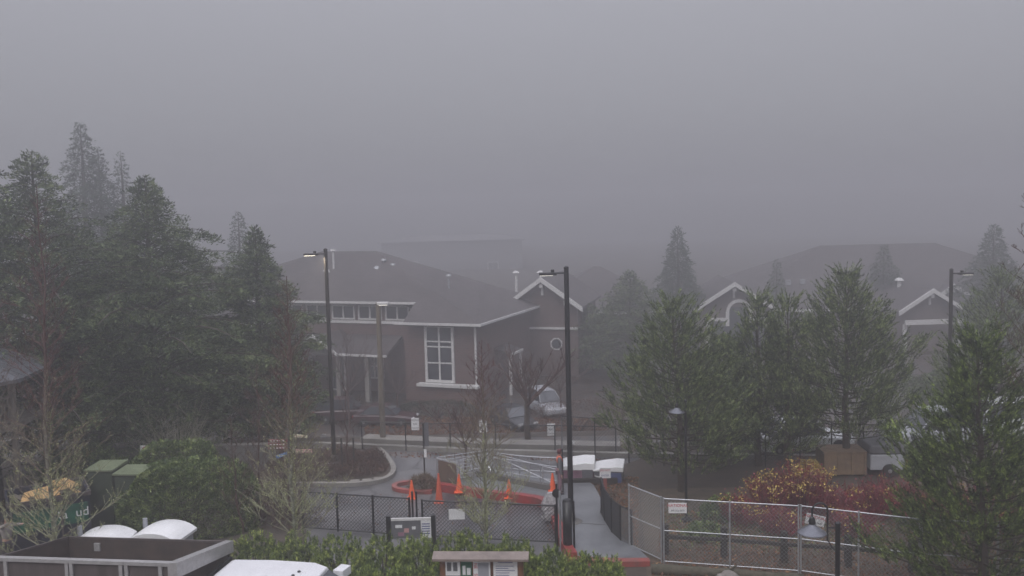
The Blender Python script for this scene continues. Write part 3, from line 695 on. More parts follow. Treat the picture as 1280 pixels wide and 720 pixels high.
conifer('cedar_tree', 240, 292, 68.2, 80, 'pale conifer shoulder just behind the largest green conifer', 'cedar', 100, 140, .22, .08)
conifer('fir_tree', 297, 260, 81.8, 75, 'pale fir tip left of the shaggy conifer before the house', 'fir', 120, 120, .24, .09, m=M['fir'])
conifer('cedar_tree', 318, 277, 44, 150, 'narrow shaggy conifer just left of the large brick house', 'cedar', 200, 380, .18, .055, ragged=.45)
conifer('cedar_tree', 275, 400, 42, 130, 'low conifer filling the gap between the largest and the shaggy conifers', 'cedar', 110, 300, .17, .06)
conifer('cedar_tree', 110, 325, 41, 150, 'mid-height conifer wedged between the two biggest left conifers', 'cedar', 140, 320, .18, .06)
conifer('cedar_tree', 345, 410, 43, 100, 'low drooping conifer at the right flank of the shaggy one', 'cedar', 110, 260, .17, .06)
conifer('cedar_tree', 787, 335, 79.1, 125, 'misty broad conifer between the middle lamp pole and the first pine', 'cedar', 170, 200, .22, .08)
conifer('cedar_tree', 738, 378, 83.2, 90, 'ghostly low conifer just right of the middle lamp pole', 'cedar', 100, 150, .24, .09)
conifer('fir_tree', 847, 281, 95.5, 66, 'spiky pale fir rising above the first pine', 'fir', 190, 90, .34, .1, m=M['fir'], ragged=.3)
conifer('fir_tree', 1105, 303, 98.2, 60, 'faint fir in front of the wide foggy roof', 'fir', 110, 100, .28, .1, m=M['fir'])
conifer('fir_tree', 971, 322, 95.5, 34, 'faintest thin fir tip at the left slope of the wide foggy roof', 'fir', 80, 60, .25, .09, m=M['fir'])
conifer('fir_tree', 1243, 277, 90, 95, 'pale pointed fir near the right edge behind the bushy pine', 'fir', 170, 130, .28, .1, m=M['fir'])
conifer('cedar_tree', 1175, 462, 65.5, 110, 'low misty evergreen at the foot of the right lamp pole', 'cedar', 90, 160, .2, .07)
PG = 'pines beyond the path fences'
conifer('pine_tree', 840, 368, 34, 200, 'broad pine beside the gooseneck lamp, nearest the footpath', 'pine', 135, 54, .17, .04, .12, group=PG, base_dx=.3, ragged=.45, cone_k=1.12)
conifer('pine_tree', 948, 360, 37.2, 105, 'slender pine in front of the arched-window gable', 'pine', 90, 36, .18, .045, .06, group=PG, ragged=.4)
conifer('pine_tree', 985, 366, 36.6, 90, 'slender pine touching the left side of the wide central pine', 'pine', 72, 22, .18, .045, .1, group=PG, ragged=.4)
conifer('pine_tree', 900, 420, 38, 110, 'bushy shorter pine filling in behind the broad pine', 'pine', 84, 42, .18, .045, .08, group=PG, ragged=.35)
conifer('pine_tree', 1058, 333, 36, 155, 'wide pine with bare forked trunk base above the yellow leaves', 'pine', 150, 46, .17, .04, .17, group=PG, ragged=.3)
conifer('pine_tree', 1252, 336, 42, 135, 'grey-green bushy pine at the right edge', 'pine', 110, 28, .18, .045, .08, group=PG, ragged=.35)
NEED = 40
conifer('pine_tree', 1222, 405, 23.5, 245, 'nearest dark green pine filling the lower right corner', 'pine', 145, 54, .17, .028, .02, m=M['pinen'], group=PG, base_dx=.25, ragged=.45, cone_k=1.08)

# shrubs
blob('laurel_shrub', (*XY(240, 655), 0), 2.65, 1.8, 2.5, 'large rounded glossy laurel mound right of the green cabinets', 'shrub', M['laurel'], 42000, .095, .05, 'clipped laurels', 3, bumps=.05)
blob('laurel_shrub', (P(222, 600, 35.5).x, 35.5, 0), 2.0, 1.2, 2.2, 'smaller laurel showing above the top of the large mound', 'shrub', M['laurel'], 12000, .12, .065, 'clipped laurels', 4, bumps=.06)
blob('dense_hedge', (P(110, 590, 36).x, 36, 0), 2.4, .9, 1.9, 'dark hedge behind the dumpster and green cabinets', 'hedge', M['laurel'], 7000, .11, .055, None, 5)
blob('dense_hedge', (P(545, 500, 65).x, 65, LOW), 3.3, 1.0, 1.4, 'low dark clipped hedge under the tall white window', 'hedge', M['hedge'], 6000, .1, .05, None, 6, bumps=.06)
blob('russet_hedge', (P(722, 530, 60).x, 60, LOW), 3.6, 1.6, 2.3, 'russet-brown rounded hedge right of the parked cars behind the far fence', 'hedge', M['heather'], 8000, .1, .04, None, 7, bumps=.08)
blob('grass_clump', (*XY(530, 613), 0), .62, .45, .62, 'tan tuft of dry grass by the orange cones and grey sign post', 'plant', M['grassm'], 2600, .2, .015, None, 8)
for k, (px, py, w_, h_) in enumerate(((322, 655, 1.1, 1.3), (345, 640, 1.0, 1.5), (368, 655, .9, 1.0), (352, 612, 1.3, 1.1))):
    blob('brown_shrub', (*XY(px, py), 0), w_, w_*.7, h_, ('brown shrub against the right flank of the laurel mound', 'brown shrub left of the mossy trunk by the near fence', 'low brown shrub at the left end of the near black fence', 'brown shrub at the left end of the planter island')[k], 'shrub', M['heather'], 1500, .12, .025, 'brown shrubs left of the lot', 70+k, stems=40, bumps=.25, stem_m=M['barkred'])
# brown planting on the island: nobody could count it
def carpet(name, poly_px, n, m, z, hgt, ll, lw, seed, gl=0):
    global rng
    rng = np.random.default_rng(seed); pl = [tuple(G(*p, gl))[:2] for p in poly_px]; z += gl; xs = [p[0] for p in pl]; ys = [p[1] for p in pl]; C = []
    def inside(x, y):
        c = False; j = len(pl)-1
        for i in range(len(pl)):
            if (pl[i][1] > y) != (pl[j][1] > y) and x < (pl[j][0]-pl[i][0])*(y-pl[i][1])/(pl[j][1]-pl[i][1])+pl[i][0]: c = not c
            j = i
        return c
    while len(C) < n:
        x = rng.uniform(min(xs), max(xs)); y = rng.uniform(min(ys), max(ys))
        if inside(x, y): C.append((x, y, z+rng.uniform(0, hgt)*(.5+.5*math.sin(x*3.1+math.sin(y*2)*2)*math.sin(y*2.3))))
    C = np.array(C)
    return tag(npobj(name, leaves_at(C, np.tile([[0, 0, .8]], (len(C), 1)), ll, lw, .7), 4, m), kind='stuff')
carpet('groundcover', [(335, 602), (400, 603), (450, 602), (480, 596), (486, 588), (478, 573), (470, 567), (335, 567)], 16000, M['heather'], .1, .5, .12, .03, 21)
carpet('fallen_leaves', [(726, 598), (798, 598), (798, 688), (766, 662), (754, 645), (756, 628)], 1500, M['fallen'], .03, .04, .09, .06, 22)
carpet('leaf_litter', [(830, 640), (1290, 640), (1290, 740), (812, 740)], 9000, M['fallen'], .03, .06, .09, .06, 23)
carpet('low_plants', [(830, 640), (1290, 620), (1290, 700), (835, 690)], 5000, M['laurel'], .02, .22, .1, .04, 24)
carpet('car_park_litter', [(455, 545), (760, 550), (760, 525), (455, 520)], 6000, M['fallen'], .02, .03, .16, .1, 25, LOW)
carpet('lot_litter', [(385, 612), (385, 660), (520, 668), (700, 680), (680, 640), (540, 622)], 260, M['fallen'], .01, .02, .08, .05, 26)
carpet('kerb_litter', [(480, 566), (770, 574), (770, 578), (485, 572)], 500, M['fallen'], .01, .02, .09, .06, 27)

# red-stemmed dogwoods, some with yellow leaves
def dogwood(px, py, h, r, label, seed, yel=0, yelz=(.4, 1), n=170):
    global rng
    rng = np.random.default_rng(seed); rd = random.Random(seed); x, y = XY(px, py)
    o = empty('dogwood_shrub', (x, y, 0), label, 'shrub', 'red-stemmed shrubs behind the wire fence')
    s = MB(); tips = []
    for i in range(n):
        a = rd.uniform(0, 6.28); q = r*math.sqrt(rd.random()); hh = h*rd.uniform(.6, 1.05)*(1-.25*(q/r)**2)
        p = Vector((math.cos(a)*q*.45, math.sin(a)*q*.45, 0)); t = Vector((math.cos(a)*q, math.sin(a)*q, hh))
        m_ = (p+t)/2+Vector((rd.uniform(-.05, .05), rd.uniform(-.05, .05), .05))
        s.tube([p, m_, t], [.012, .009, .004], 3, False)
        for _ in range(4):
            f = rd.uniform(.4, .95); b_ = p.lerp(t, f); e = b_+Vector((rd.uniform(-.22, .22), rd.uniform(-.22, .22), rd.uniform(.1, .35)))
            s.tube([b_, e], [.007, .004], 3, False); tips.append(e)
    s.build('stems', M['dogwood'], o)
    if yel:
        T = np.array([tuple(rd.choice(tips)) for _ in range(yel//5)]); T = np.repeat(T, 9, 0)+rng.normal(0, .07, (yel//5*9, 3))
        T = T[T[:, 2] > h*yelz[0]]
        npobj('leaves', leaves_at(T, rng.normal(0, 1, T.shape), .085, .06, .5), 4, M['yellow'], o)
    # reddish old leaves
    T = np.array([tuple(rd.choice(tips)) for _ in range(260)])+rng.normal(0, .09, (260, 3))
    npobj('old_leaves', leaves_at(T, rng.normal(0, 1, T.shape), .1, .06, .5), 4, M['dogwood'], o)
    return o
dl = [(965, 640, 1.5, 1.1, 'yellow-leaved shrub beneath the slender pines', 420), (1003, 642, 2.1, 1.1, 'tallest yellow-leaved shrub below the pale parked car', 380),
      (1040, 648, 1.1, 1.0, 'crimson shrub before the wide pine trunk, few yellow leaves', 60), (1085, 650, 1.35, 1.1, 'crimson shrub dotted with yellow right of the wide pine trunk', 120),
      (1120, 645, 1.5, 1.2, 'deep red shrub in front of the grey trailer', 40), (925, 655, .9, .9, 'low shrub with yellow and green leaves at the left end of the red bed', 160),
      (1165, 660, 1.4, 1.2, 'deep red shrub partly behind the nearest pine, left side', 40), (1215, 655, 1.5, 1.2, 'red shrub seen through the middle of the nearest pine', 60), (1262, 665, 1.5, 1.2, 'red shrub seen at the right edge behind the nearest pine', 40),
      (975, 668, .8, .9, 'short brownish shrub just behind the wire fence under the yellow one', 90), (1065, 672, .9, .9, 'short red shrub just behind the wire fence near the second red-lettered sign', 60)]
for i, (a, b, h, r, lb, yl) in enumerate(dl): dogwood(a, b, h, r, lb, 40+i, yl, n=150)
blob('green_shrub', (*XY(905, 648), 0), .9, .7, .8, 'low green shrub at the foot of the broad pine behind the wire fence', 'shrub', M['laurel'], 2500, .12, .05, None, 9)
blob('green_shrub', (*XY(880, 672), 0), .7, .6, .5, 'small green shrub just behind the first galvanised panel', 'shrub', M['laurel'], 1500, .12, .05, None, 10)

# mugo hedge in the foreground
ml = [(318, 1.60, 25.6, 'mugo pine at the left end, next to the dump truck cab'), (372, 1.62, 25.2, 'mugo pine right of the truck cab under the mossy trunk'), (425, 1.6, 25.0, 'mugo pine above the truck mirror'),
      (478, 1.62, 24.9, 'mugo pine below the small display board'), (528, 1.65, 24.8, 'mugo pine just left of the roofed noticeboard'), (585, 1.5, 25.4, 'mugo pine behind the left half of the noticeboard roof'),
      (640, 1.35, 25.2, 'mugo pine behind the right half of the noticeboard roof'), (690, 1.25, 24.6, 'mugo pine just right of the noticeboard'), (742, 1.2, 24.3, 'mugo pine at the right end, before the red kerb'),
      (345, 1.35, 23.9, 'front mugo pine nearest the truck windscreen'), (402, 1.3, 23.7, 'front mugo pine behind the truck mirror'), (455, 1.3, 23.6, 'front mugo pine right of the truck mirror'), (508, 1.35, 23.4, 'front mugo pine at the left post of the noticeboard'),
      (672, 1.0, 23.2, 'front mugo pine at the right post of the noticeboard'), (722, 1.0, 23.0, 'front mugo pine under the red kerb corner'), (765, .9, 23.4, 'smallest front mugo pine at the right end')]
for i, (px, h, d, lb) in enumerate(ml): mugo((P(px, 700, d).x, d, 0), .95, 1.0, h+.12, lb, 60+i, 850)

# bare trees
bare_tree('mossy_tree', 46, 232, 25, 'tall bare tree with mossy trunk in front of the dumpster', 62, 1, .08, 115, 2.2, .1, 2, ang=.55, mb=M['lichen'])
bare_tree('mossy_tree', 357, 345, 26.5, 'bare mossy tree at the left of the near black fence', 366, 2, .07, 115, 2.0, .12, 2, ang=.62, mb=M['lichen'])
bare_tree('mossy_tree', 602, 425, 27.2, 'bare mossy tree in front of the gate, above the noticeboard', 606, 3, .065, 105, 2.0, .12, 2, ang=.62, tr2=1.15, mb=M['lichen'])
bare_tree('bare_tree', 430, 478, 38, 'thin young bare tree with stakes on the planter island', 437, 4, .045, 16, 1.4, .3, ang=.7, mt=M['barkred'], sub=4)
bare_tree('bare_tree', 583, 478, 36.5, 'small round-headed bare tree by the steel barriers', 582, 5, .06, 11, 1.2, form='round', mt=M['barkred'], sub=7)
bare_tree('bare_tree', 663, 418, 42.5, 'forked bare tree with thick trunk before the parked cars', 661, 6, .16, 10, 1.2, form='round', mt=M['bark'], sub=7)
bare_tree('bare_tree', 437, 405, 62.7, 'bare tree in front of the white-posted porch', 440, 7, .08, 12, 1.2, form='round', mt=M['barkred'], sub=7)
bare_tree('bare_tree', 500, 425, 64.1, 'bare tree between porch and the tall white window', 500, 8, .07, 9, 1.2, form='round', mt=M['barkred'], sub=6)
bare_tree('bare_tree', 625, 420, 63.4, 'bare tree at the right corner of the large brick house', 627, 9, .08, 12, 1.2, form='round', mt=M['barkred'], sub=7)
bare_tree('bare_tree', 705, 425, 64.1, 'bare twiggy tree behind the middle lamp pole', 703, 10, .08, 12, 1.2, form='round', mt=M['barkred'], sub=7)
bare_tree('bare_tree', 320, 455, 33, 'reddish bare sapling left of the coloured finger post', 322, 11, .04, 34, 1.7, .15, ang=.8, mt=M['barkred'])
bare_tree('bare_tree', 285, 520, 30, 'low reddish bare sapling on the right flank of the laurel mound', 300, 12, .035, 30, 1.4, .1, ang=.7, mt=M['barkred'])
bare_tree('bare_shrub', 222, 492, 37.5, 'pale vase-shaped bare shrub above the laurel mound', 222, 13, .06, 34, 1.2, form='vase', mt=M['barkgrey'], mb=mat('pale_twigs', (.27, .25, .19), .9, .3, 5), sub=4, cat='shrub')
bare_tree('bare_tree', 1302, 200, 22, 'bare tree beyond the right edge with branches reaching in', 1306, 14, .06, 46, 2.0, .45, ang=.75, mt=M['barkred'])
bare_tree('bare_tree', -14, 330, 27, 'pale bare tree at the left edge with twigs reaching in', -12, 15, .06, 40, 2.2, .3, ang=.7, mt=M['barkgrey'], mb=M['barkgrey'])
for px, lb in ((428, 'left thin stake beside the young island tree'), (443, 'right thin stake beside the young island tree')):
    p = G(px, 588); tag(MB().tube([(p.x, p.y, .05), (p.x, p.y, 1.45)], .035, 6).build('tree_stake', M['woodd']), lb, 'stake', 'stakes of the young tree')

# ------------------------------------------------------------------ lamps
def tall_lamp(bx, by, topy, side, label, lit, m, wood=False, dy=None, tpx=None):
    p = G(bx, by) if dy is None else Vector((P(bx, by, dy).x, dy, 0)); h = P(tpx or bx, topy, p.y).z
    o = empty('street_lamp', p, label, 'street lamp', 'tall black street lamps')
    MB().lathe((0, 0, 0), [(.42, 0), (.42, .12), (.38, .15), (.16, .16), (.15, .4), (.1, .46)], 20).build('base', M['concd'], o, smooth=False)
    MB().tube([(0, 0, .3), (0, 0, h)], [.1, .085], 4 if False else 8).lathe((0, 0, h), [(.09, 0), (.09, .06), (.03, .1)], 8).build('pole', m, o)
    s = side
    MB().tube([(0, 0, h-.14), (s*.36, 0, h-.14)], .035, 6).build('arm', m, o)
    hd = MB(); hd.box(*sorted((s*.34, s*.95)), -.17, .17, h-.21, h-.11); hd.box(*sorted((s*.42, s*.54)), -.06, .06, h-.11, h-.01)
    hb = hd.build('lamp_head', m, o, bevel=.02)
    MB().box(*sorted((s*.48, s*.92)), -.14, .14, h-.222, h-.205).build('light_panel', lit, hb)
    return o
tall_lamp(418, 581, 313, -1, 'tall dark lamp, lit, standing in front of the large brick house', M['lamp_on'], M['bronze'], tpx=408)
tall_lamp(714, 656, 336, -1, 'tallest-looking black lamp beside the footpath at centre', M['lamp_dim'], M['black'], tpx=707)
tall_lamp(1185, 600, 338, 1, 'black lamp pole in front of the right-hand gables', M['lamp_dim'], M['bronze'], dy=40, tpx=1186)
p = G(479, 554); h = P(478, 378, p.y).z
o = empty('wooden_lamp_post', p, 'grey wooden post with a small box lamp at the far kerb before the house', 'lamp post')
MB().tube([(0, 0, 0), (0, 0, h)], [.15, .12], 10).build('post', M['wood'], o)
hb = MB().box(-.05, .5, -.15, .15, h-.12, h+.02).build('lamp_head', M['trim'], o, bevel=.02)
MB().box(.05, .45, -.12, .12, h-.14, h-.121).build('light_panel', M['lamp_dim'], hb)

lp = bpy.data.lights.new('lamp_glow', 'SPOT'); lp.energy = 700; lp.color = (1, .88, .66); lp.spot_size = R(125); lp.spot_blend = .8; lp.shadow_soft_size = .12
q = P(401, 318, G(418, 581).y); lo = bpy.data.objects.new('lamp_glow', lp); COL.objects.link(lo); lo.location = (q.x, q.y, q.z-.04)
def gooseneck(base, pt, shade_px, shade_py, label, sc=1.0):
    o = empty('gooseneck_lamp', base, label, 'lamp', 'gooseneck lamps')
    h = pt.z; s = P(shade_px, shade_py, base.y); dx = s.x-base.x; zs = s.z
    MB().tube([(0, 0, 0), (0, 0, h)], .07*sc, 10).lathe((0, 0, h), [(.085*sc, 0), (.085*sc, .05), (.03, .08)], 10).lathe((0, 0, 0), [(.2, 0), (.2, .1), (.1, .15)], 12).build('pole', M['black'], o)
    xa = dx*.40; R0 = abs(dx-xa)/2; xc = (dx+xa)/2; zt = zs+.5*sc
    arc = [(xa, 0, h-.45*sc)]+[(xc-math.copysign(R0, dx)*math.cos(PI*k/10), 0, zt+R0*math.sin(PI*k/10)) for k in range(11)]+[(dx, 0, zs+.25*sc)]
    MB().tube(arc, .028*sc, 8).tube([(0, 0, h-.07), (xa, 0, h-.07)], .025*sc, 6).tube([(0, 0, h-.75*sc), (xa*.5, 0, h-.68*sc), (xa, 0, h-.42*sc)], .02*sc, 6).build('arm', M['black'], o)
    sh = MB().lathe((dx, 0, zs), [(.05, .22), (.075, .16), (.1, .1), (.14, .06), (.4, -.12), (.405, -.145), (.39, -.145), (.13, .03), (.02, .04)] if sc == 1 else [(r*sc, z*sc) for r, z in [(.05, .22), (.075, .16), (.1, .1), (.14, .06), (.4, -.12), (.405, -.145), (.39, -.145), (.13, .03), (.02, .04)]], 28).build('lamp_shade', M['shade'], o)
    MB().lathe((dx, 0, zs), [(.09*sc, .10*sc), (.095*sc, .2*sc), (.07*sc, .3*sc), (.03*sc, .34*sc)], 14).build('socket', M['black'], sh)
    MB().lathe((dx, 0, zs-.12*sc), [(.02, -.09*sc), (.06*sc, -.06*sc), (.06*sc, 0), (.03, .05)], 12).build('bulb', M['greyplastic'], sh)
    return o
b = G(858, 652); gooseneck(b, P(857, 502, b.y), 846, 512, 'gooseneck lamp in front of the broad pine', .68)
b = Vector((P(1047, 700, 22).x, 22, 0)); gooseneck(b, P(1045, 656, 22), 1015, 660, 'nearest gooseneck lamp overlapping the wire fence at lower right', .9)

# ------------------------------------------------------------------ fences
def lattice(s, A, B, z0, z1, pitch, r, za=None):
    """diamond wires in the vertical plane A-B"""
    A = Vector((A[0], A[1], 0)); B = Vector((B[0], B[1], 0)); L = (B-A).length; H = z1-z0; d = (B-A)/L
    nrm = Vector((-d.y, d.x, 0))*.004
    def wire(t0, sgn, off):
        a0, a1 = t0, t0+H*sgn; c0, c1 = 0., 1.
        lo, hi = min(a0, a1), max(a0, a1)
        if hi <= 0 or lo >= L: return
        for lim in (0, L):
            if (a0 < lim) != (a1 < lim):
                c = (lim-a0)/(a1-a0)
                if (lim == 0 and a0 < 0) or (lim == L and a0 > L): c0 = max(c0, c)
                else: c1 = min(c1, c)
        p = A+d*(a0+(a1-a0)*c0)+Vector((0, 0, z0+H*c0))+off; q = A+d*(a0+(a1-a0)*c1)+Vector((0, 0, z0+H*c1))+off
        s.tube([p, q], r, 3, False)
    k = -int(H/pitch)-1
    while k*pitch < L+H:
        wire(k*pitch, 1, nrm); wire(k*pitch, -1, -nrm); k += 1
def fence(name, pts, h, label, m, mm, posts, pitch=.1, wr=.0035, pr=.03, rail=.022, z0=.06, mid=False, group=None, bottom=True, cat='fence', close=True):
    """pts xy list; posts: number of bays per segment"""
    o = empty(name, (pts[0][0], pts[0][1], 0), label, cat, group)
    ox, oy = pts[0]; q = [(a-ox, b-oy) for a, b in pts]
    me = MB(); levels = [(h, rail)]+([(z0, rail*.8)] if bottom else [])+([(h*.52, rail*.9)] if mid else []); rls = [MB() for _ in levels]; pp = []
    for (a, b), n_ in zip(zip(q, q[1:]), posts):
        lattice(me, a, b, z0, h, pitch, wr)
        for s_, (zz, rr) in zip(rls, levels): s_.tube([(a[0], a[1], zz), (b[0], b[1], zz)], rr, 6)
        for k in range(n_): t = k/n_; pp.append((a[0]+(b[0]-a[0])*t, a[1]+(b[1]-a[1])*t))
    pp.append(q[-1])
    me.build('wire_mesh', mm, o)
    for s_ in rls: s_.build('rail', m, o)
    for x, y in pp: MB().tube([(x, y, 0), (x, y, h+.04)], pr, 8).build('post', m, o)
    return o
def sign(name, loc, w, h, label, lines, m='paper', group=None, rz=0, cat='sign', tcol=('ink',), ts=None, frame=None, lying=0):
    o = empty(name, loc, label, cat, group, rz)
    MB().box(-w/2, w/2, -.012, .012, -h/2, h/2).build('panel', M[m], o)
    nl = len(lines)
    for i, t in enumerate(lines):
        if not t: continue
        sz = (ts[i] if ts else h/nl*.9); text(t, sz, M[tcol[i % len(tcol)]], o, (0, -.015, h/2-(i+.5)*h/nl))
    return o
BM, BK = M['black'], M['black']
# near left length, gate and gate posts
A = XY(379, 661); B = XY(513, 671)
fence('chainlink_fence', [A, B], 1.36, 'black chain-link fence left of the gate', BM, BK, [3], .13, .009, .04, .026)
A = XY(529, 673); B = XY(695, 681)
fence('chainlink_gate', [A, B], 1.34, 'long black chain-link gate with a white sheet on it', BM, BK, [1], .13, .009, .035, .03, z0=.1, cat='gate')
for i, px in enumerate((517, 522)):
    p = G(px, 673); tag(MB().tube([(p.x, p.y, 0), (p.x, p.y, 1.62)], .035, 8).lathe((p.x, p.y, 1.6), [(.045, 0), (.03, .06)], 8).build('gate_post', BM), ('left slim post of the pair at the gate opening', 'right slim post of the pair at the gate opening')[i], 'post', 'posts of the gate')
p = G(572, 676); sign('blank_sign', (p.x, p.y-.06, .95), .54, .36, 'blank white sheet tied to the chain-link gate', [''])
p = G(710, 692); o = empty('padded_post', p, 'thick black padded post at the gate end beside the footpath', 'post')
MB().tube([(0, 0, 0), (0, 0, 1.75)], .155, 14).build('sleeve', BM, o, smooth=True)
MB().lathe((0, 0, 1.75), [(.15, 0), (.13, .06), (.05, .09)], 14).build('cap', BM, o)
for i, (px, py, h) in enumerate(((701, 688, 2.0), (718, 690, 1.72))):
    p = G(px, py); o2 = tag(MB().tube([(p.x, p.y, 0), (p.x, p.y, h)], .035, 8).build('gate_post', BM if i else M['galv']), ('thin pale post left of the padded post', 'thin black post right of the padded post')[i], 'post', 'posts of the gate')
p = G(697, 684); o = empty('disc_sign', p, 'round black disc on a post at the right end of the gate', 'sign')
MB().tube([(0, 0, 0), (0, 0, 2.15)], .035, 8).build('post', BM, o)
MB().lathe((0, -.05, 1.85), [(.15, 0), (.15, .02)], 24, Matrix.Rotation(PI/2, 4, 'X')).build('disc', BM, o)
p = G(689, 655); o = empty('plastic_sheet', (p.x, p.y+.2, .13), 'crumpled pale plastic sheet draped behind the black disc', 'plastic sheet')
rd = random.Random(4); pf = []
s = MB()
for j in range(9):
    for k in range(14):
        a = 2*PI*k/14; r = .3*(1-.55*(j/8)**2)*(1+.16*math.sin(a*3+j)+rd.uniform(-.08, .08)); s.v.append((math.cos(a)*r*1.15, math.sin(a)*r*.7, j/8*.95-.0+rd.uniform(-.02, .02)*(j > 0)))
for j in range(8):
    for k in range(14): s.f.append((j*14+k, j*14+(k+1) % 14, (j+1)*14+(k+1) % 14, (j+1)*14+k))
s.f.append(tuple(8*14+k for k in range(14))); s.build('sheet', M['sack'], o)
# far fences
fence('chainlink_fence', [XY(453, 562), XY(620, 566), XY(770, 570)], 1.35, 'long black chain-link fence along the far kerb before the car park', BM, BK, [3, 2], .14, .004, .03, .024, bottom=False)
fence('chainlink_fence', [XY(704, 622), (G(704, 622).x+.3, 39.3), XY(830, 582), XY(1000, 584), XY(1160, 588)], 1.9, 'taller black chain-link fence running behind the pines', BM, BK, [2, 3, 4, 4], .16, .004, .03, .024, bottom=False)
for i, (px, py) in enumerate(((519, 530), (604, 533), (689, 537))):
    d = 40.1 if i == 0 else 39.9; d = G(px, 566).y-.06; q = P(px, py, d)
    sign('notice_sign', q, .36, .56, ('white notice on the far fence next to the grey sign post', 'white notice on the far fence seen behind the mossy trunk', 'white notice on the far fence left of the middle lamp pole')[i], ['\u267f' if False else 'NOTICE', 'NO', 'PARKING'], 'paper', 'white notices on the far fence', ts=[.09, .12, .08])
q = P(714, 553, 39.5); sign('small_notice', q, .34, .16, 'small white notice just right of the middle lamp pole', [''])
# fence along the footpath
fp = [XY(752, 641), XY(756, 655), XY(765, 670), XY(776, 680), XY(790, 686)]
fence('chainlink_fence', fp, 1.3, 'curved black chain-link fence along the right of the footpath', BM, BK, [1, 1, 1, 1], .07, .011, .035, .025)
q = G(757, 628); o = sign('warning_sign', (q.x, q.y, 1.15), .42, .4, 'white and red sign on a red post at the bend of the footpath', ['DO NOT', 'ENTER'], 'paper', None, 0, 'sign', ('redink', 'blueink'), [.1, .1])
MB().box(-.06, .06, .014, .08, -1.15, .1).build('post', M['redflat'], o)
# galvanised temporary panels
GP = 'galvanised temporary fence panels'
def panel(a, b, label, n=2):
    fence('wire_fence_panel', [a, b], 2.12, label, M['galv'], M['galvd'], [n], .12, .0048, .028, .022, z0=.12, mid=True, group=GP)
panel(XY(787, 685), XY(827, 704), 'angled galvanised panel beside the footpath', 1)
panel(XY(830, 706), XY(998, 718), 'galvanised panel with a red-lettered sign at its left end')
ax, ay = XY(1001, 718); bx, by = P(1150, 650, 24.4).x, 24.4
panel((ax, ay), (bx, by), 'galvanised panel right of the joint, behind the near gooseneck lamp')
panel((bx+.06, by), (bx+3.9, by-.9), 'galvanised panel mostly hidden by the nearest pine')
for i, (px, py, rz, lb) in enumerate(((847, 635, 0, 'NATIONAL sign on the left galvanised panel'), (1019, 650, -.25, 'creased red-lettered sign behind the near gooseneck lamp'))):
    d = G(px, 707 if i == 0 else 716).y-.07; q = P(px, py, d)
    o = sign('rental_sign', q, .56, .32, lb, ['NATIONAL', '800 352-5675'], 'paper', 'red-lettered signs on the panels', R(-4), 'sign', ('redink', 'ink'), [.125, .075])
    if i == 1: o.rotation_euler = (0, R(12), R(-10))
# black timber rail fence behind the panels
rf_ = empty('rail_fence', (*XY(832, 693), 0), 'low black timber rail fence behind the galvanised panels', 'fence'); bx0, by0 = rf_.location.x, rf_.location.y
pp = [XY(832, 693), XY(905, 697), XY(980, 703), XY(1060, 709), XY(1140, 716)]; pp = [(a-bx0, b-by0) for a, b in pp]
for x, y in pp: MB().box(x-.09, x+.09, y-.09, y+.09, 0, 1.0).build('post', M['woodd'], rf_)
for a, b in zip(pp, pp[1:]): MB().tube([(a[0], a[1]-.1, .62), (b[0], b[1]-.1, .62)], .07, 4).build('rail', M['woodd'], rf_)

# steel ramp railings
def rails(o, pts, h, nr, m, pick=0, pr=.025):
    s = MB()
    for a, b in zip(pts, pts[1:]):
        a = Vector(a); b = Vector(b); up = Vector((0, 0, 1))
        for k in range(nr): z = h*(1-k/nr); s.tube([a+up*z, b+up*z], .022, 6)
        s.tube([a, a+up*h], pr, 6)
        n_ = int((b-a).length/pick) if pick else 0
        for k in range(1, n_): q = a.lerp(b, k/n_); s.tube([q+up*(h*(1-(nr-1)/nr)), q+up*h], .009, 4, False)
    s.tube([pts[-1], Vector(pts[-1])+Vector((0, 0, h))], pr, 6)
    return s
def L3(px, py, z=0): q = G(px, py, z); return (q.x, q.y, z)
o = empty('steel_barrier', (0, 0, 0), 'galvanised picket barrier boxed round a brown plywood board', 'barrier')
rails(o, [L3(547, 606), L3(610, 596)], 1.15, 8, M['galv']).build('back_rails', M['galv'], o)
rails(o, [L3(547, 607), L3(573, 614)], 1.15, 1, M['galv']).build('side_rails', M['galv'], o)
rails(o, [L3(575, 608), L3(592, 603), L3(607, 601)], 1.1, 2, M['galv'], .16).build('pickets', M['galv'], o)
a = Vector(L3(549, 607)); b = Vector(L3(571, 613)); s = MB(); s.tube([a+Vector((0, 0, .04)), a+Vector((0, 0, .04))], .01, 4)
pl = MB(); dv = (b-a).normalized()*.0; nv_ = Vector((-(b-a).y, (b-a).x, 0)).normalized()*.02
pl.add([a-nv_, b-nv_, b-nv_+Vector((0, 0, 1.08)), a-nv_+Vector((0, 0, 1.08)), a+nv_, b+nv_, b+nv_+Vector((0, 0, 1.08)), a+nv_+Vector((0, 0, 1.08))], [(0, 1, 2, 3), (7, 6, 5, 4), (0, 4, 5, 1), (1, 5, 6, 2), (2, 6, 7, 3), (3, 7, 4, 0)])
pl.build('plywood_board', M['plyd'], o)
o = empty('ramp_railing', (0, 0, 0), 'long galvanised handrail along the concrete ramp', 'railing')
rails(o, [L3(615, 603), L3(618, 605, .0), L3(640, 608), L3(662, 612), L3(679, 615), L3(697, 618)], 1.1, 2, M['galv'], 0).build('near_rail', M['galv'], o)
rails(o, [L3(622, 600), L3(650, 604), L3(676, 606), L3(699, 607)], 1.15, 2, M['galv'], .3).build('far_rail', M['galv'], o)
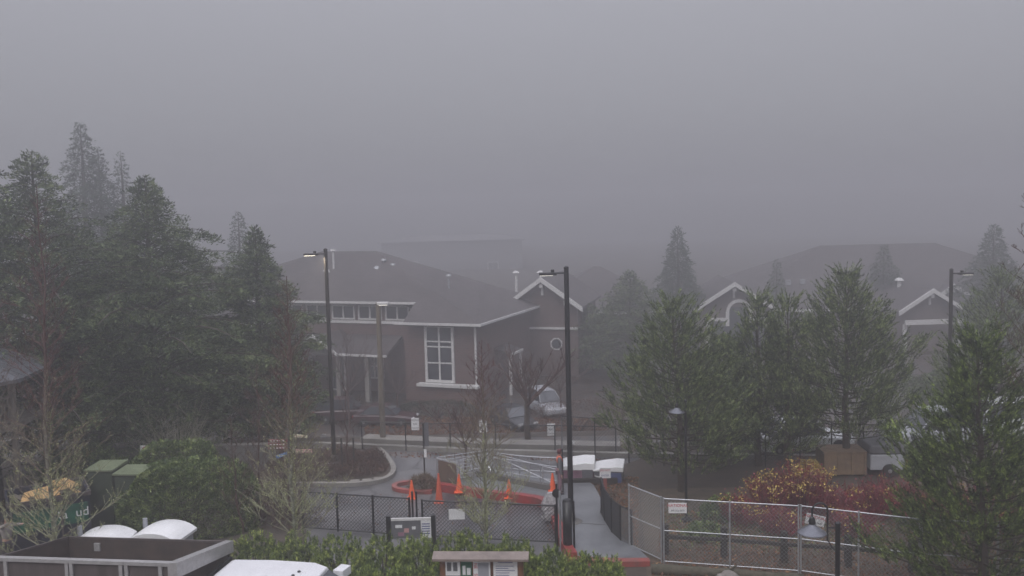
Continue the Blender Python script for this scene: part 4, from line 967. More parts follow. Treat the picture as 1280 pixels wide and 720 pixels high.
s = MB(); s.tube([Vector(L3(607, 597))+Vector((0, 0, 1.05)), Vector(L3(640, 608))+Vector((0, 0, .95)), Vector(L3(690, 617))+Vector((0, 0, .45))], .022, 6)
s.tube([Vector(L3(622, 600))+Vector((0, 0, 1.1)), Vector(L3(699, 612))+Vector((0, 0, .8))], .02, 6); s.build('sloping_handrail', M['galv'], o)

# cones
def cone(px, py, label, h=.72, m='orange', slim=False, z=0):
    q = G(px, py, z); o = empty('traffic_cone', q, label, 'traffic cone', 'orange traffic cones')
    r = .16 if slim else .15
    MB().box(-.19, .19, -.19, .19, 0, .035).build('base', M[m], o, bevel=.01)
    MB().lathe((0, 0, 0), [(r, .03), (r*.92, .06), (.035, h-.02), (.03, h), (.02, h)], 20).build('body', M[m], o, smooth=False)
    return o
cone(515, 623, 'orange cone left of the tan grass tuft')
cone(574, 615, 'orange cone in front of the steel pickets', z=.13)
cone(636.5, 622, 'orange cone on the footway right of the mossy trunk', z=.13)
cone(549, 628, 'tall slim faded orange cone at the corner of the red kerb', 1.15, 'orangef', True)
cone(691, 613, 'orange cone tip showing above the plastic sheet', .7, z=.13)

# sign post
q = G(531, 600); o = empty('sign_post', q, 'grey sign post with a square sign seen edge-on near the grass tuft', 'sign')
h = P(530, 529, q.y).z; MB().tube([(0, 0, 0), (0, 0, h)], .035, 6).build('post', M['bronze'], o)
MB().box(.02, .22, .04, .06, h-1.0, h+.02).build('panel', M['slate'], o)
MB().box(.0, .12, -.05, -.04, h-1.45, h-1.1).build('label_tag', M['paper'], o)

# containers beyond the ramp
def bin_(a, b, hgt, label, m, lid, group='low containers with white lids'):
    A = Vector(L3(*a)); B = Vector(L3(*b)); L = (B-A).length; ang = math.atan2((B-A).y, (B-A).x)
    o = empty('container', A, label, 'container', group, ang)
    MB().box(0, L, 0, 1.2, 0, hgt).build('body', M[m], o, bevel=.02)
    rb = MB(); rb.box(-.03, L+.03, -.04, -.002, hgt-.07, hgt-.003)
    for k in range(1, 4): rb.box(L*k/4-.02, L*k/4+.02, -.03, -.002, .05, hgt-.08)
    rb.build('ribs', M[m], o)
    if lid:
        s = MB(); s.side([(-.05, hgt+.004), (L+.05, hgt+.004), (L+.05, hgt+lid[1]), (L*.75, hgt+lid[1]+.02), (L*.2, hgt+lid[0]), (-.05, hgt+.06)], -.06, 1.26); s.build('lid', M['white'], o, bevel=.03, fix=True)
    return o
o = bin_((698, 603), (742, 603.5), .52, 'long mauve container with a white lid beside the middle lamp pole', 'mauve', (.2, .3))
MB().box(.98, 1.42, -.07, -.045, .06, .56).build('grey_panel', M['slate'], o)
o = bin_((743, 604), (778, 605), .5, 'second container with lower white lid, grey left half and blue right half', 'slate', (.12, .2))
MB().box(.4, 1.1, -.07, -.045, .06, .46).build('blue_panel', M['bluep'], o)
MB().add([(.02+k*.03, -.05, .36-.05*math.sin(k*.3)) for k in range(11)]+[(.02+k*.03, -.05, .31-.05*math.sin(k*.3)) for k in range(11)], [(k, k+1, 12+k, 11+k) for k in range(10)]).build('marking', M['paper'], o)
tag(MB().box(G(703, 606).x, G(772, 606).x, 35.0, 35.15, 0, .28).build('sleeper_edging', M['woodd']), 'dark timber edging in front of the low containers', 'edging')

# display board behind hedge
q = Vector((P(487, 690, 28).x, 28, 0)); x1 = P(543, 690, 28).x-q.x; h = P(487, 645, 28).z
o = empty('display_board', q, 'small display board with photos between two black posts above the hedge', 'display board')
for x in (0, x1): MB().box(x-.07, x+.07, -.07, .07, 0, h).build('post', BM, o)
MB().box(.08, x1-.08, -.03, .03, h-.16, h-.08).build('top_rail', M['trim'], o)
pb = MB().box(.08, x1-.42, -.02, .02, h-.75, h-.165).build('photo_panel', M['slate'], o)
for (x, z, w_, hh, mm) in ((.22, -.3, .22, .1, 'paper'), (.5, -.42, .16, .14, 'pinkb'), (.76, -.36, .12, .1, 'paper'), (.3, -.55, .2, .12, 'mauve')):
    MB().box(x, x+w_, -.026, -.021, h+z-hh, h+z).build('photo', M[mm], pb)
ts_ = MB().box(x1-.41, x1-.08, -.02, .02, h-.75, h-.165).build('text_sheet', M['paper'], o)
s = MB()
for k in range(5): s.box(x1-.38, x1-.12, -.026, -.021, h-.3-k*.08, h-.27-k*.08)
s.build('print', M['blueink'], ts_)

# roofed noticeboard
q = P(602, 700, 22); o = empty('noticeboard', (q.x, 22, 0), 'roofed wooden noticeboard with papers in front of the hedge', 'noticeboard', rz=R(-4))
zr = P(602, 690, 22).z
MB().add([(-1.25, -.24, zr-.1), (1.22, -.24, zr-.1), (1.22, .05, zr), (-1.25, .05, zr), (-1.25, -.24, zr-.16), (1.22, -.24, zr-.16), (1.22, .05, zr-.06), (-1.25, .05, zr-.06)], [(0, 1, 2, 3), (7, 6, 5, 4), (0, 4, 5, 1), (1, 5, 6, 2), (2, 6, 7, 3), (3, 7, 4, 0)]).add([(-1.25, .3, zr-.1), (1.22, .3, zr-.1), (1.22, .05, zr), (-1.25, .05, zr), (-1.25, .3, zr-.16), (1.22, .3, zr-.16), (1.22, .05, zr-.06), (-1.25, .05, zr-.06)], [(3, 2, 1, 0), (4, 5, 6, 7), (1, 5, 4, 0), (2, 6, 5, 1), (0, 4, 7, 3)]).build('roof', M['brownroof'], o)
for x in (-1.02, 1.0): MB().box(x-.07, x+.07, -.02, .12, 0, zr-.14).build('post', M['brown'], o)
bd = MB().box(-.95, .93, .01, .08, .7, zr-.16).build('board', M['brown'], o)
MB().box(-.54, -.26, -.005, .009, .9, zr-.2).build('green_panel', M['greenp'], o)
def sheet_(x0, x1_, z0, z1, name='poster'): return MB().box(x0, x1_, -.022, -.006, z0, z1).build(name, M['paper'], o)
a = sheet_(-.94, -.56, zr-.62, zr-.2); MB().box(-.9, -.79, -.027, -.023, zr-.5, zr-.27).box(-.74, -.63, -.027, -.023, zr-.5, zr-.27).build('picture', M['slate'], a)
sheet_(-.5, -.42, zr-.6, zr-.36); sheet_(-.39, -.29, zr-.6, zr-.42)
a = sheet_(-.22, .22, .9, zr-.22); text('NE', .12, M['redink'], a, (-.16, -.025, zr-.36), (PI/2, PI/2, 0)); text('SE', .12, M['redink'], a, (-.16, -.025, zr-.62), (PI/2, PI/2, 0))
MB().box(-.1, .18, -.026, -.023, .95, zr-.28).build('map', M['greyplastic'], a)
a = sheet_(.3, .92, .9, zr-.2); s = MB(); s.box(.42, .8, -.026, -.023, zr-.27, zr-.24)
for k in range(9): s.box(.36, .36+.5*random.Random(k).uniform(.6, 1), -.026, -.023, zr-.37-k*.06, zr-.355-k*.06)
s.build('print', M['blueink'], a)

# finger post
q = Vector((P(361, 600, 33).x, 33, 0)); o = empty('finger_post', q, 'finger post with maroon, cream, pink and blue boards behind the mossy trunk', 'signpost')
MB().tube([(0, 0, 0), (0, 0, 3.05)], .06, 8).build('post', M['wood'], o)
def board(px0, px1, py, hh, m, tilt=0):
    a = P(px0, py, 33-.08); b = P(px1, py+tilt, 33-.08); s = MB(); a -= q; b -= q; hz = Vector((0, 0, hh/2)); t = Vector((0, .05, 0))
    s.add([a-hz, b-hz, b+hz, a+hz, a-hz+t, b-hz+t, b+hz+t, a+hz+t], [(0, 1, 2, 3), (7, 6, 5, 4), (0, 4, 5, 1), (1, 5, 6, 2), (2, 6, 7, 3), (3, 7, 4, 0)])
    c = s.build('board', M[m], o); st = MB()
    for k in range(5): x = a.x+(b.x-a.x)*(k+.6)/6; st.box(x, x+abs(b.x-a.x)*.09, a.y-.008, a.y-.002, (a.z+b.z)/2-hh*.2, (a.z+b.z)/2+hh*.2)
    st.build('lettering', M['paper'] if m == 'maroon' else M['pinkb'] if m == 'cream' else M['cream'], c)
for y in (551, 555.5, 560): board(335, 359, y, .1, 'maroon')
board(364, 384, 544.5, .1, 'cream', 1.5); board(366, 390, 564, .12, 'pinkb'); board(345, 358, 572, .12, 'blues', -5)

# low concrete wall, green cabinets, ring sign
a = P(62, 552, 38.5); b = P(345, 552, 38.5)
tag(MB().box(a.x, b.x, 38.4, 38.8, 0, 1.15).build('concrete_wall', M['concd']), 'low grey concrete wall behind the laurels and cabinets', 'wall')
def cabinet(px0, px1, d, zt, label, dy):
    a = P(px0, 600, d); b = P(px1, 600, d); o = empty('utility_cabinet', (a.x, d, 0), label, 'utility cabinet', 'green utility cabinets', R(-3)); L = b.x-a.x
    MB().box(0, L, 0, dy, 0, zt).build('cabinet_body', M['cabinet'], o, bevel=.01)
    MB().add([(-.05, -.06, zt+.002), (L+.05, -.06, zt+.002), (L+.05, dy+.05, zt+.002), (-.05, dy+.05, zt+.002), (-.05, -.06, zt+.06), (L+.05, -.06, zt+.06), (L+.05, dy+.05, zt+.1), (-.05, dy+.05, zt+.1)], [(3, 2, 1, 0), (4, 5, 6, 7), (0, 1, 5, 4), (1, 2, 6, 5), (2, 3, 7, 6), (3, 0, 4, 7)]).build('lid', M['cabtop'], o)
    MB().box(.04, L-.04, -.014, -.002, .08, zt-.08).build('door', M['cabinet'], o, bevel=.004)
cabinet(108, 141, 31.2, P(120, 589, 31.2).z, 'left taller green utility cabinet beside the dumpster', 1.1)
cabinet(143, 176, 31.0, P(150, 594, 31.0).z, 'right green utility cabinet touching the laurel mound', 1.0)
q = P(183, 564, 36.5); o = sign('ring_sign', q, .5, .5, 'pale square sign with a red ring behind the cabinets', [''], 'paper')
MB().add([(r_*math.cos(k*PI/12), -.02, r_*math.sin(k*PI/12)) for r_ in (.21, .16) for k in range(24)], [(k, (k+1) % 24, 24+(k+1) % 24, 24+k) for k in range(24)]).build('ring', M['redink'], o)
MB().box(-.04, .04, .015, .07, -1.5, .3).build('post', M['wood'], o)

# gazebo on a raised deck at the left
gx = P(36, 500, 31); o = empty('gazebo', (gx.x-.75, 31, 0), 'raised gazebo with grey metal roof and railings at the left edge', 'gazebo')
ze = P(40, 474, 31).z; zd = P(36, 531, 31).z
cx, cy = -4.4, 1.0
pts = [(cx+4.9*math.cos(R(a)), cy+4.9*math.sin(R(a)), ze) for a in (-50, -10, 30, 70, 110, 150, 190, 230, 270)]
s = MB(); s.v = [tuple(p_) for p_ in pts]+[(cx, cy, ze+2.3)]+[(a, b, ze-.12) for a, b, c in pts]; n_ = len(pts)
s.f = [(i, (i+1) % n_, n_) for i in range(n_)]+[(i, i+n_+1, (i+1) % n_+n_+1, (i+1) % n_) for i in range(n_)]+[tuple(n_+1+i for i in reversed(range(n_)))]
rr_ = s.build('roof', M['metalroof'], o)
s = MB()
for i in range(n_):
    a = Vector(pts[i]); b = Vector(pts[(i+1) % n_]); ap = Vector((cx, cy, ze+2.3))
    for k in range(0, 7):
        t = k/7; e = a.lerp(b, t); mpt = a.lerp(b, .5); tt = 1-abs(t-.5)*2 if k else .0
        top_ = e.lerp(ap, 1.0) if k == 0 else e+(ap-mpt)*(1-abs(2*t-1))
        s.tube([e+Vector((0, 0, .02)), top_+Vector((0, 0, .02))], .022, 4)
s.build('roof_seams', M['slate'], rr_)
for i in (0, 1, 2, 7, 8):
    x, y, z = pts[i]; x = cx+(x-cx)*.92; y = cy+(y-cy)*.92; MB().box(x-.09, x+.09, y-.09, y+.09, 0, ze-.12).build('post', M['wood'], o)
s = MB(); s.prism([(cx+(a-cx)*.95, cy+(b-cy)*.95) for a, b, c in pts], zd-.2, zd); s.build('deck', M['wood'], o)
rl = MB()
for i in (7, 8, 0):
    a = Vector(pts[i]); b = Vector(pts[(i+1) % n_]); c = Vector((cx, cy, 0))
    a = c+(Vector((a.x, a.y, 0))-c)*.92; b = c+(Vector((b.x, b.y, 0))-c)*.92
    rl.tube([a+Vector((0, 0, zd+1)), b+Vector((0, 0, zd+1))], .05, 4); rl.tube([a+Vector((0, 0, zd+.12)), b+Vector((0, 0, zd+.12))], .04, 4)
    for k in range(1, 20): e = a.lerp(b, k/20); rl.tube([e+Vector((0, 0, zd+.12)), e+Vector((0, 0, zd+1))], .022, 4, False)
rl.build('railing', M['wood'], o)
s = MB()
for k in range(9): s.box(-4.2+k*.32, -3.88+k*.32+.1, -3.6, -2.6, zd-.3-k*.27, zd-.22-k*.27)
s.build('stairs', M['wood'], o)

# dumpster with boards and person
ax = P(8, 620, 28.2); bx = P(112, 620, 29.5)
L = ((bx.x-ax.x)**2+1.3**2)**.5; an = math.atan2(1.3, bx.x-ax.x)
o = empty('dumpster', (ax.x, 28.2, 0), 'green and dark blue dumpster behind the tall mossy tree', 'dumpster', rz=an)
zt = 1.95
s = MB(); s.box(0, L, 0, .06, .25, zt); s.box(0, L, 1.9, 1.96, .25, zt); s.box(0, .06, .06, 1.9, .25, zt); s.box(L-.06, L, .06, 1.9, .25, zt); s.box(.06, L-.06, .06, 1.9, .25, .33); s.build('body', M['darkblue'], o)
s = MB(); s.box(.15, L*.62, -.02, -.003, .95, 1.62); s.box(L*.66, L*.97, -.02, -.003, .95, 1.62); s.build('green_panel', M['green'], o)
rb = MB(); rb.box(-.03, L+.03, -.06, -.003, zt-.1, zt+.03); rb.box(-.03, L+.03, 1.97, 2.03, zt-.1, zt+.03); rb.box(L+.003, L+.05, -.05, 2.0, zt-.1, zt+.03)
rb.tube([(L*.64, -.04, .3), (L*.64, -.04, zt-.1)], .04, 4); rb.build('rim', M['bedside'], o)
text('Ra  ud', .42, M['paper'], o, (L*.76, -.03, 1.3)); 
for x in (.4, L-.4): MB().tube([(x, .2, .13), (x, 1.7, .13)], .13, 12).build('roller', M['tyre'], o)
bo = Matrix.Rotation(an, 4, 'Z')
for i, (x, y, z, rx, ry, w_, l_, lb) in enumerate(((.95, .6, 1.95, .18, -.12, 1.3, 1.0, 'largest strand board lying on the dumpster, left'), (1.75, .95, 2.1, .2, .1, .9, .9, 'strand board at the right of the dumpster heap'), (2.0, .45, 1.98, .5, .35, .5, .5, 'small broken strand board piece in the dumpster'))):
    c = MB(); c.add([(-w_/2, -l_/2, 0), (w_/2, -l_/2*.8, 0), (w_/2*.8, l_/2, 0), (-w_/2*.6, l_/2*.9, 0), (-w_/2, -l_/2, .02), (w_/2, -l_/2*.8, .02), (w_/2*.8, l_/2, .02), (-w_/2*.6, l_/2*.9, .02)], [(3, 2, 1, 0), (4, 5, 6, 7), (0, 1, 5, 4), (1, 2, 6, 5), (2, 3, 7, 6), (3, 0, 4, 7)])
    ob = tag(c.build('strand_board', M['ply']), lb, 'board', 'boards in the dumpster'); ob.matrix_world = Matrix.Translation((ax.x, 28.2, 0)) @ bo @ Matrix.Translation((x, y, z)) @ Euler((rx, ry, i*.5)).to_matrix().to_4x4()
heap = MB(); rd = random.Random(3)
for k in range(26):
    c = Vector((rd.uniform(.3, L-.3), rd.uniform(.3, 1.6), rd.uniform(1.35, 1.85))); e = Euler((rd.uniform(-.6, .6), rd.uniform(-.6, .6), rd.uniform(0, 3))).to_matrix()
    heap.box(-rd.uniform(.2, .6), rd.uniform(.2, .6), -.06, .06, -.03, .03, Matrix.Translation(c) @ e.to_4x4())
hp = tag(heap.build('scrap_heap', M['wood']), 'heap of scrap timber inside the green dumpster', 'scrap', kind='stuff'); hp.matrix_world = Matrix.Translation((ax.x, 28.2, 0)) @ bo
MBf = MB().box(.4, L-.3, .3, 1.7, .5, 1.4)

def skinned(name, joints, edges, radii, m, parent, sub=1, root=0):
    me = bpy.data.meshes.new(name); me.from_pydata([tuple(j) for j in joints], edges, []); me.materials.append(m)
    o = bpy.data.objects.new(name, me); COL.objects.link(o); o.parent = parent
    sk = o.modifiers.new('skin', 'SKIN'); sk.use_smooth_shade = True
    if not me.skin_vertices: me.attributes  # created by modifier data below
    bm = bmesh.new(); bm.from_mesh(me); ly = bm.verts.layers.skin.verify()
    for v, r in zip(bm.verts, radii): v[ly].radius = (r, r) if not isinstance(r, tuple) else r
    bm.verts.ensure_lookup_table(); bm.verts[root][ly].use_root = True
    bm.to_mesh(me); bm.free()
    ss = o.modifiers.new('sub', 'SUBSURF'); ss.levels = sub; ss.render_levels = sub
    return o
def person(loc, rz, label, top, legs, head_m, hand_r=None, hand_l=None, vest=None):
    """1.75 m figure facing -y; hand_r / hand_l: hand targets"""
    o = empty('person', loc, label, 'person', rz=rz)
    hr = Vector(hand_r or (-.27, -.06, .82)); hl = Vector(hand_l or (.27, -.06, .82))
    sr = Vector((-.19, 0, 1.43)); sl = Vector((.19, 0, 1.43))
    er = (sr+hr)/2+Vector((-.03, .03, -.03)); el = (sl+hl)/2+Vector((.03, .03, -.03))
    J = [(0, 0, .95), (0, -.01, 1.2), (0, 0, 1.42), (0, -.01, 1.5), (0, -.03, 1.6), (0, -.03, 1.7), sr, er, hr, sl, el, hl, (-.1, 0, .88), (-.11, -.02, .5), (-.12, .02, .09), (-.12, -.14, .04), (.1, 0, .88), (.11, -.02, .5), (.12, .02, .09), (.12, -.14, .04)]
    E = [(0, 1), (1, 2), (2, 3), (3, 4), (4, 5), (2, 6), (6, 7), (7, 8), (2, 9), (9, 10), (10, 11), (0, 12), (12, 13), (13, 14), (14, 15), (0, 16), (16, 17), (17, 18), (18, 19)]
    Rr = [(.14, .1), (.13, .09), (.14, .09), .05, (.078, .09), (.075, .085), .055, .04, .028, .055, .04, .028, .075, .055, .036, .03, .075, .055, .036, .03]
    # fingers, curled slightly
    for hd, e0, side in ((hr, er, -1), (hl, el, 1)):
        i0 = len(J); d = (hd-e0).normalized(); sx = d.cross(Vector((0, 0, 1)) if abs(d.z) < .8 else Vector((0, 1, 0))).normalized(); hi = 8 if side < 0 else 11
        palm = hd+d*.06; J.append(palm); E.append((hi, i0)); Rr.append(.03)
        for f in range(4):
            b_ = palm+sx*(f-1.5)*.02+d*.03; t1 = b_+d*(.035+.006*(f in (1, 2))); t2 = t1+(d*.8+Vector((0, 0, -.5))).normalized()*.03
            n0 = len(J); J += [b_, t1, t2]; E += [(i0, n0), (n0, n0+1), (n0+1, n0+2)]; Rr += [.009, .009, .008]
        n0 = len(J); b_ = palm-sx*.04*side; J += [b_, b_+d*.035]; E += [(i0, n0), (n0, n0+1)]; Rr += [.011, .009]
    bd = skinned('body', J, E, Rr, M['skin'], o, 2)
    skinned('jacket', [J[0], J[1], J[2], J[3], J[6], J[7], J[8], J[9], J[10], J[11]], [(0, 1), (1, 2), (2, 3), (2, 4), (4, 5), (5, 6), (2, 7), (7, 8), (8, 9)], [(.17, .13), (.165, .125), (.17, .115), .065, .08, .06, .045, .08, .06, .045], top, o, 2)
    skinned('trousers', [J[0], J[12], J[13], J[14], J[16], J[17], J[18]], [(0, 1), (1, 2), (2, 3), (0, 4), (4, 5), (5, 6)], [(.155, .12), .1, .078, .06, .1, .078, .06], legs, o, 2)
    if vest: skinned('safety_vest', [(0, 0, 1.18), (0, 0, 1.43), (-.15, 0, 1.43), (.15, 0, 1.43)], [(0, 1), (1, 2), (1, 3)], [(.19, .15), (.185, .14), .1, .1], vest, o, 2)
    for s_ in (-1, 1): skinned('boot', [(.12*s_, .03, .1), (.12*s_, .01, .05), (.12*s_, -.17, .04)], [(0, 1), (1, 2)], [.06, .058, .05], M['trousers'], o, 2)
    hdp = MB(); hdp.lathe((0, -.015, 1.655), [(.03, -.08), (.095, -.05), (.108, .02), (.1, .07), (.07, .115), (.02, .13)], 14)
    for v_i, v in enumerate(hdp.v):
        if v[1] < -.07 and v[2] < 1.72: hdp.v[v_i] = (v[0], -.02, v[2])
    hdp.build('hair', head_m, o, smooth=True)
    MB().add([(-.012, -.115, 1.625), (.012, -.115, 1.625), (0, -.14, 1.628), (0, -.112, 1.66)], [(0, 1, 2), (1, 3, 2), (3, 0, 2), (0, 3, 1)]).build('nose', M['skin'], o)
    for x in (-.032, .032): MB().lathe((x, -.108, 1.665), [(.002, -.008), (.009, 0), (.002, .008)], 8).build('eye', M['ink'], o)
    MB().box(-.025, .025, -.116, -.108, 1.592, 1.598).build('mouth', M['redink'], o)
    return o
pz = P(2, 640, 27.9)
person((P(4, 640, 27.6).x, 27.7, 0), R(60), 'person in a grey-beige coat reaching over the left end of the dumpster', M['coat'], M['trousers'], M['ink'], (-.2, -.55, 1.68), (.22, -.45, 1.5))
q = G(700, 617, .13)
person(q, R(90), 'person in an orange hi-vis vest over a dark jacket beside the mauve container', M['slate'], M['trousersm'], M['hoodm'], vest=M['hivis'])

# ------------------------------------------------------------------ vehicles
def wheel(par, x, y, r, w_=.2):
    t = MB().lathe((x, y, r), [(r*.72, -w_/2), (r*.95, -w_/2), (r, -w_/2+.03), (r, w_/2-.03), (r*.95, w_/2), (r*.72, w_/2)], 24, Matrix.Rotation(PI/2, 4, 'X')).build('wheel', M['tyre'], par)
    MB().lathe((x, y, r), [(r*.1, -w_/2-.01), (r*.7, -w_/2+.02), (r*.7, w_/2-.02), (r*.1, w_/2+.01)], 20, Matrix.Rotation(PI/2, 4, 'X')).build('rim', M['rim'], t)
def loft(sections):
    """sections: list of (x, [(y,z)...]) with equal counts, closed rings"""
    s = MB(); n_ = len(sections[0][1])
    for x, ring in sections: s.v += [(x, y, z) for y, z in ring]
    for i in range(len(sections)-1):
        for k in range(n_): s.f.append((i*n_+k, i*n_+(k+1) % n_, (i+1)*n_+(k+1) % n_, (i+1)*n_+k))
    s.f.append(tuple(reversed(range(n_)))); s.f.append(tuple((len(sections)-1)*n_+k for k in range(n_)))
    return s
def ring(w_, z0, z1, r=.12, tuck=.06):
    h_ = w_/2
    return [(-h_+tuck, z0), (h_-tuck, z0), (h_, z0+(z1-z0)*.35), (h_-.02, z1-r), (h_-r*1.2, z1), (0, z1+.015), (-h_+r*1.2, z1), (-h_+.02, z1-r), (-h_, z0+(z1-z0)*.35)]
def car(loc, rz, label, paint, kind='sedan', cat='car'):
    """facing local +x"""
    o = empty('parked_car', loc, label, cat, 'cars parked before the houses', rz)
    if kind == 'sedan': Lh, H, belt = 2.3, 1.45, .88; cab = [(-1.75, .9), (-1.0, H), (.25, H), (1.05, .92)]
    else: Lh, H, belt = 2.35, 1.75, 1.0; cab = [(-2.2, 1.05), (-1.9, H), (.3, H), (1.05, 1.05)]
    b_ = loft([(-Lh, ring(1.5, .4, belt-.2)), (-Lh+.12, ring(1.75, .28, belt-.02)), (-Lh*.5, ring(1.84, .24, belt+.03)), (0, ring(1.84, .22, belt+.02)), (1.0, ring(1.84, .24, belt)), (Lh*.75, ring(1.78, .26, belt-.08)), (Lh-.12, ring(1.66, .3, belt-.2)), (Lh, ring(1.4, .4, belt-.34))])
    bo_ = b_.build('body', paint, o, smooth=False, bevel=.02)
    c_ = MB(); v = []
    for y0 in (-1, 1):
        for (x, z) in cab: v.append((x, y0*(.82 if z < 1.1 else .62), z))
    c_.add(v, [(0, 1, 2, 3), (7, 6, 5, 4), (0, 4, 5, 1), (2, 6, 7, 3)]); c_.build('windows', M['glass'], o, fix=True)
    c_ = MB(); c_.box(cab[1][0]-.03, cab[2][0]+.05, -.64, .64, H-.03, H+.035); rfo = c_.build('roof', paint, o, bevel=.03)
    for y0 in (-1, 1):
        for (a, b2) in ((cab[0], cab[1]), (cab[3], cab[2]), ((-.35, .92), (-.35, H))):
            MB().tube([(a[0], y0*.83, a[1]), (b2[0], y0*.63, b2[1])], .03, 4).build('pillar', paint, o)
    for x in (-1.4, 1.4):
        for y in (-.82, .82): wheel(o, x, y, .33)
    for y in (-.6, .6):
        MB().cbox((Lh-.08, y, belt-.27), .14, .34, .13).build('headlight', M['headl'], o)
        MB().cbox((-Lh+.06, y, belt-.18), .14, .3, .14).build('tail_light', M['taill'], o)
    for y in (-.98, .98): MB().cbox((.75, y, belt+.08), .16, .14, .12).build('mirror', paint, o)
    return o
def cx_(px, d): return (P(px, 520, d).x, d, ground_z(d))
car(cx_(482, 63.5), R(-8), 'dark maroon car by the clipped hedge, behind the wooden post', M['maroonpaint'])
car(cx_(433, 65), R(2), 'dull red car at the porch behind the thin young tree', M['maroonpaint'], 'suv')
car(cx_(641, 62), R(-62), 'dark car left of the thick bare trunk behind the far fence', M['darkpaint'], 'sedan')
car(cx_(682, 66), R(-70), 'silver car with pale windscreen right of the thick bare trunk', M['silverpaint'], 'suv')
car(cx_(1000, 39.4), R(8), 'white car with rounded roof behind the slender pines', M['whitecar'])
car((P(1165, 575, 39.5).x, 39.5, 0), R(-172), 'silver car at the right behind the nearest pine', M['silverpaint'], 'suv')
car(cx_(1238, 41), R(-175), 'white car mostly hidden behind the right-edge pines', M['whitecar'], 'suv')
# crate, grey trailer box, tarp
a = G(1030, 596); o = empty('wooden_crate', a, 'tan plywood crate behind the wide pine trunk', 'crate', rz=R(-3))
MB().box(0, 1.7, 0, 1.2, .08, .98).build('box', M['crate'], o)
s = MB()
for x in (0, .55, 1.1, 1.62): s.box(x, x+.08, -.05, -.003, .08, .98)
s.box(-.03, 1.73, -.03, 1.23, .983, 1.03); s.build('battens', M['crate'], o)
a = G(1088, 597); o = empty('grey_trailer', a, 'low grey covered trailer between crate and silver car', 'trailer', rz=R(-3))
MB().box(0, 1.5, 0, 1.6, .3, .95).build('box', M['silverpaint'], o, bevel=.04)
MB().box(-.03, 1.53, -.03, 1.63, .953, 1.35).build('cover', M['slate'], o, bevel=.08)
for y in (.0, 1.6): wheel(o, .75, y, .28)
MB().cbox((1.42, -.02, .55), .07, .03, .45).build('reflector', M['taill'], o)
blob('leafy_mound', (*XY(1012, 598), 0), .6, .45, .8, 'rounded straw-yellow bush behind the yellow-leaved shrub', 'shrub', M['yellow'], 800, .1, .05, None, 33)

# dump truck
o = empty('dump_truck', (-8.5, 21.0, 0), 'dump truck with dirty steel bed and white cab, seen from above', 'truck', rz=R(-8))
zn, zf = 2.64, 2.17
bl = P(1, 695, 21.75); 
x0, x1_ = -4.85, .0; W_ = 2.75
wl = MB()
wl.box(x0, x1_, 0, .05, 1.1, zn); bd_near = wl.build('near_side', M['bedside'], o)
MB().box(x0+.15, x1_+.1, W_, W_+.05, 1.1, zf).build('far_side', M['bedin'], o)
def wallq(xa, ya, za, xb, yb, zb, th, name, m, zb0=1.1):
    s = MB(); d = Vector((xb-xa, yb-ya, 0)).normalized(); n_ = Vector((-d.y, d.x, 0))*th
    A_ = Vector((xa, ya, 0)); B_ = Vector((xb, yb, 0))
    s.add([A_+Vector((0, 0, zb0)), B_+Vector((0, 0, zb0)), B_+Vector((0, 0, zb)), A_+Vector((0, 0, za)), A_+n_+Vector((0, 0, zb0)), B_+n_+Vector((0, 0, zb0)), B_+n_+Vector((0, 0, zb)), A_+n_+Vector((0, 0, za))], [(0, 1, 2, 3), (7, 6, 5, 4), (0, 4, 5, 1), (1, 5, 6, 2), (2, 6, 7, 3), (3, 7, 4, 0)])
    return s.build(name, m, o, fix=True)
wallq(x0, .05, zn, x0+.15, W_, zf, .05, 'tailgate', M['bedin'])
wallq(x1_-.05, .05, zn, x1_+.05, W_, zf, .05, 'headboard', M['bedin'])
MB().box(x0, x1_, .05, W_, 1.05, 1.12).build('bed_floor', M['bedin'], o)
rm = MB()
rm.box(x0-.03, x1_+.02, -.07, .08, zn+.003, zn+.09)
rm.add([(x1_-.1, -.06, zn-.28), (x1_+.14, -.06, zn-.28), (x1_+.22, W_+.05, zf-.26), (x1_, W_+.05, zf-.26), (x1_-.1, -.06, zn+.1), (x1_+.14, -.06, zn+.1), (x1_+.22, W_+.05, zf+.06), (x1_, W_+.05, zf+.06)], [(3, 2, 1, 0), (4, 5, 6, 7), (0, 1, 5, 4), (1, 2, 6, 5), (2, 3, 7, 6), (3, 0, 4, 7)])
rm.build('rim', M['bedrim'], o)
rm2 = MB(); rm2.tube([(x0, 0, zn+.03), (x0+.13, W_, zf+.03)], .04, 4); rm2.tube([(x0+.13, W_+.02, zf+.03), (x1_, W_+.02, zf+.03)], .035, 4); rm2.build('rear_rim', M['bedside'], o)
for x in (x0+.05, x0+.32, x0+2.0, x0+2.12, x0+3.45, x0+3.6, x0+4.5):
    MB().box(x, x+.09, -.06, -.003, 1.1, zn).build('stake', M['bedrim'], o)
MB().box(x0+.95, x0+1.12, W_-.06, W_-.003, zf-.32, zf-.1).build('latch_box', M['bedrim'], o)
MB().box(x1_+.25, x1_+.32, .3, 2.5, .8, 1.9).build('headboard_guard', M['black'], o)
# cab
zc = 1.95
cabm = loft([(.42, ring(2.0, .8, zc-.06, .1)), (.55, ring(2.05, .6, zc-.01, .14)), (1.6, ring(2.08, .6, zc+.01, .15)), (2.8, ring(2.04, .6, zc-.02, .15)), (3.15, ring(1.98, .6, zc-.12, .15))])
for i, v in enumerate(cabm.v): cabm.v[i] = (v[0], v[1]+1.35, v[2])
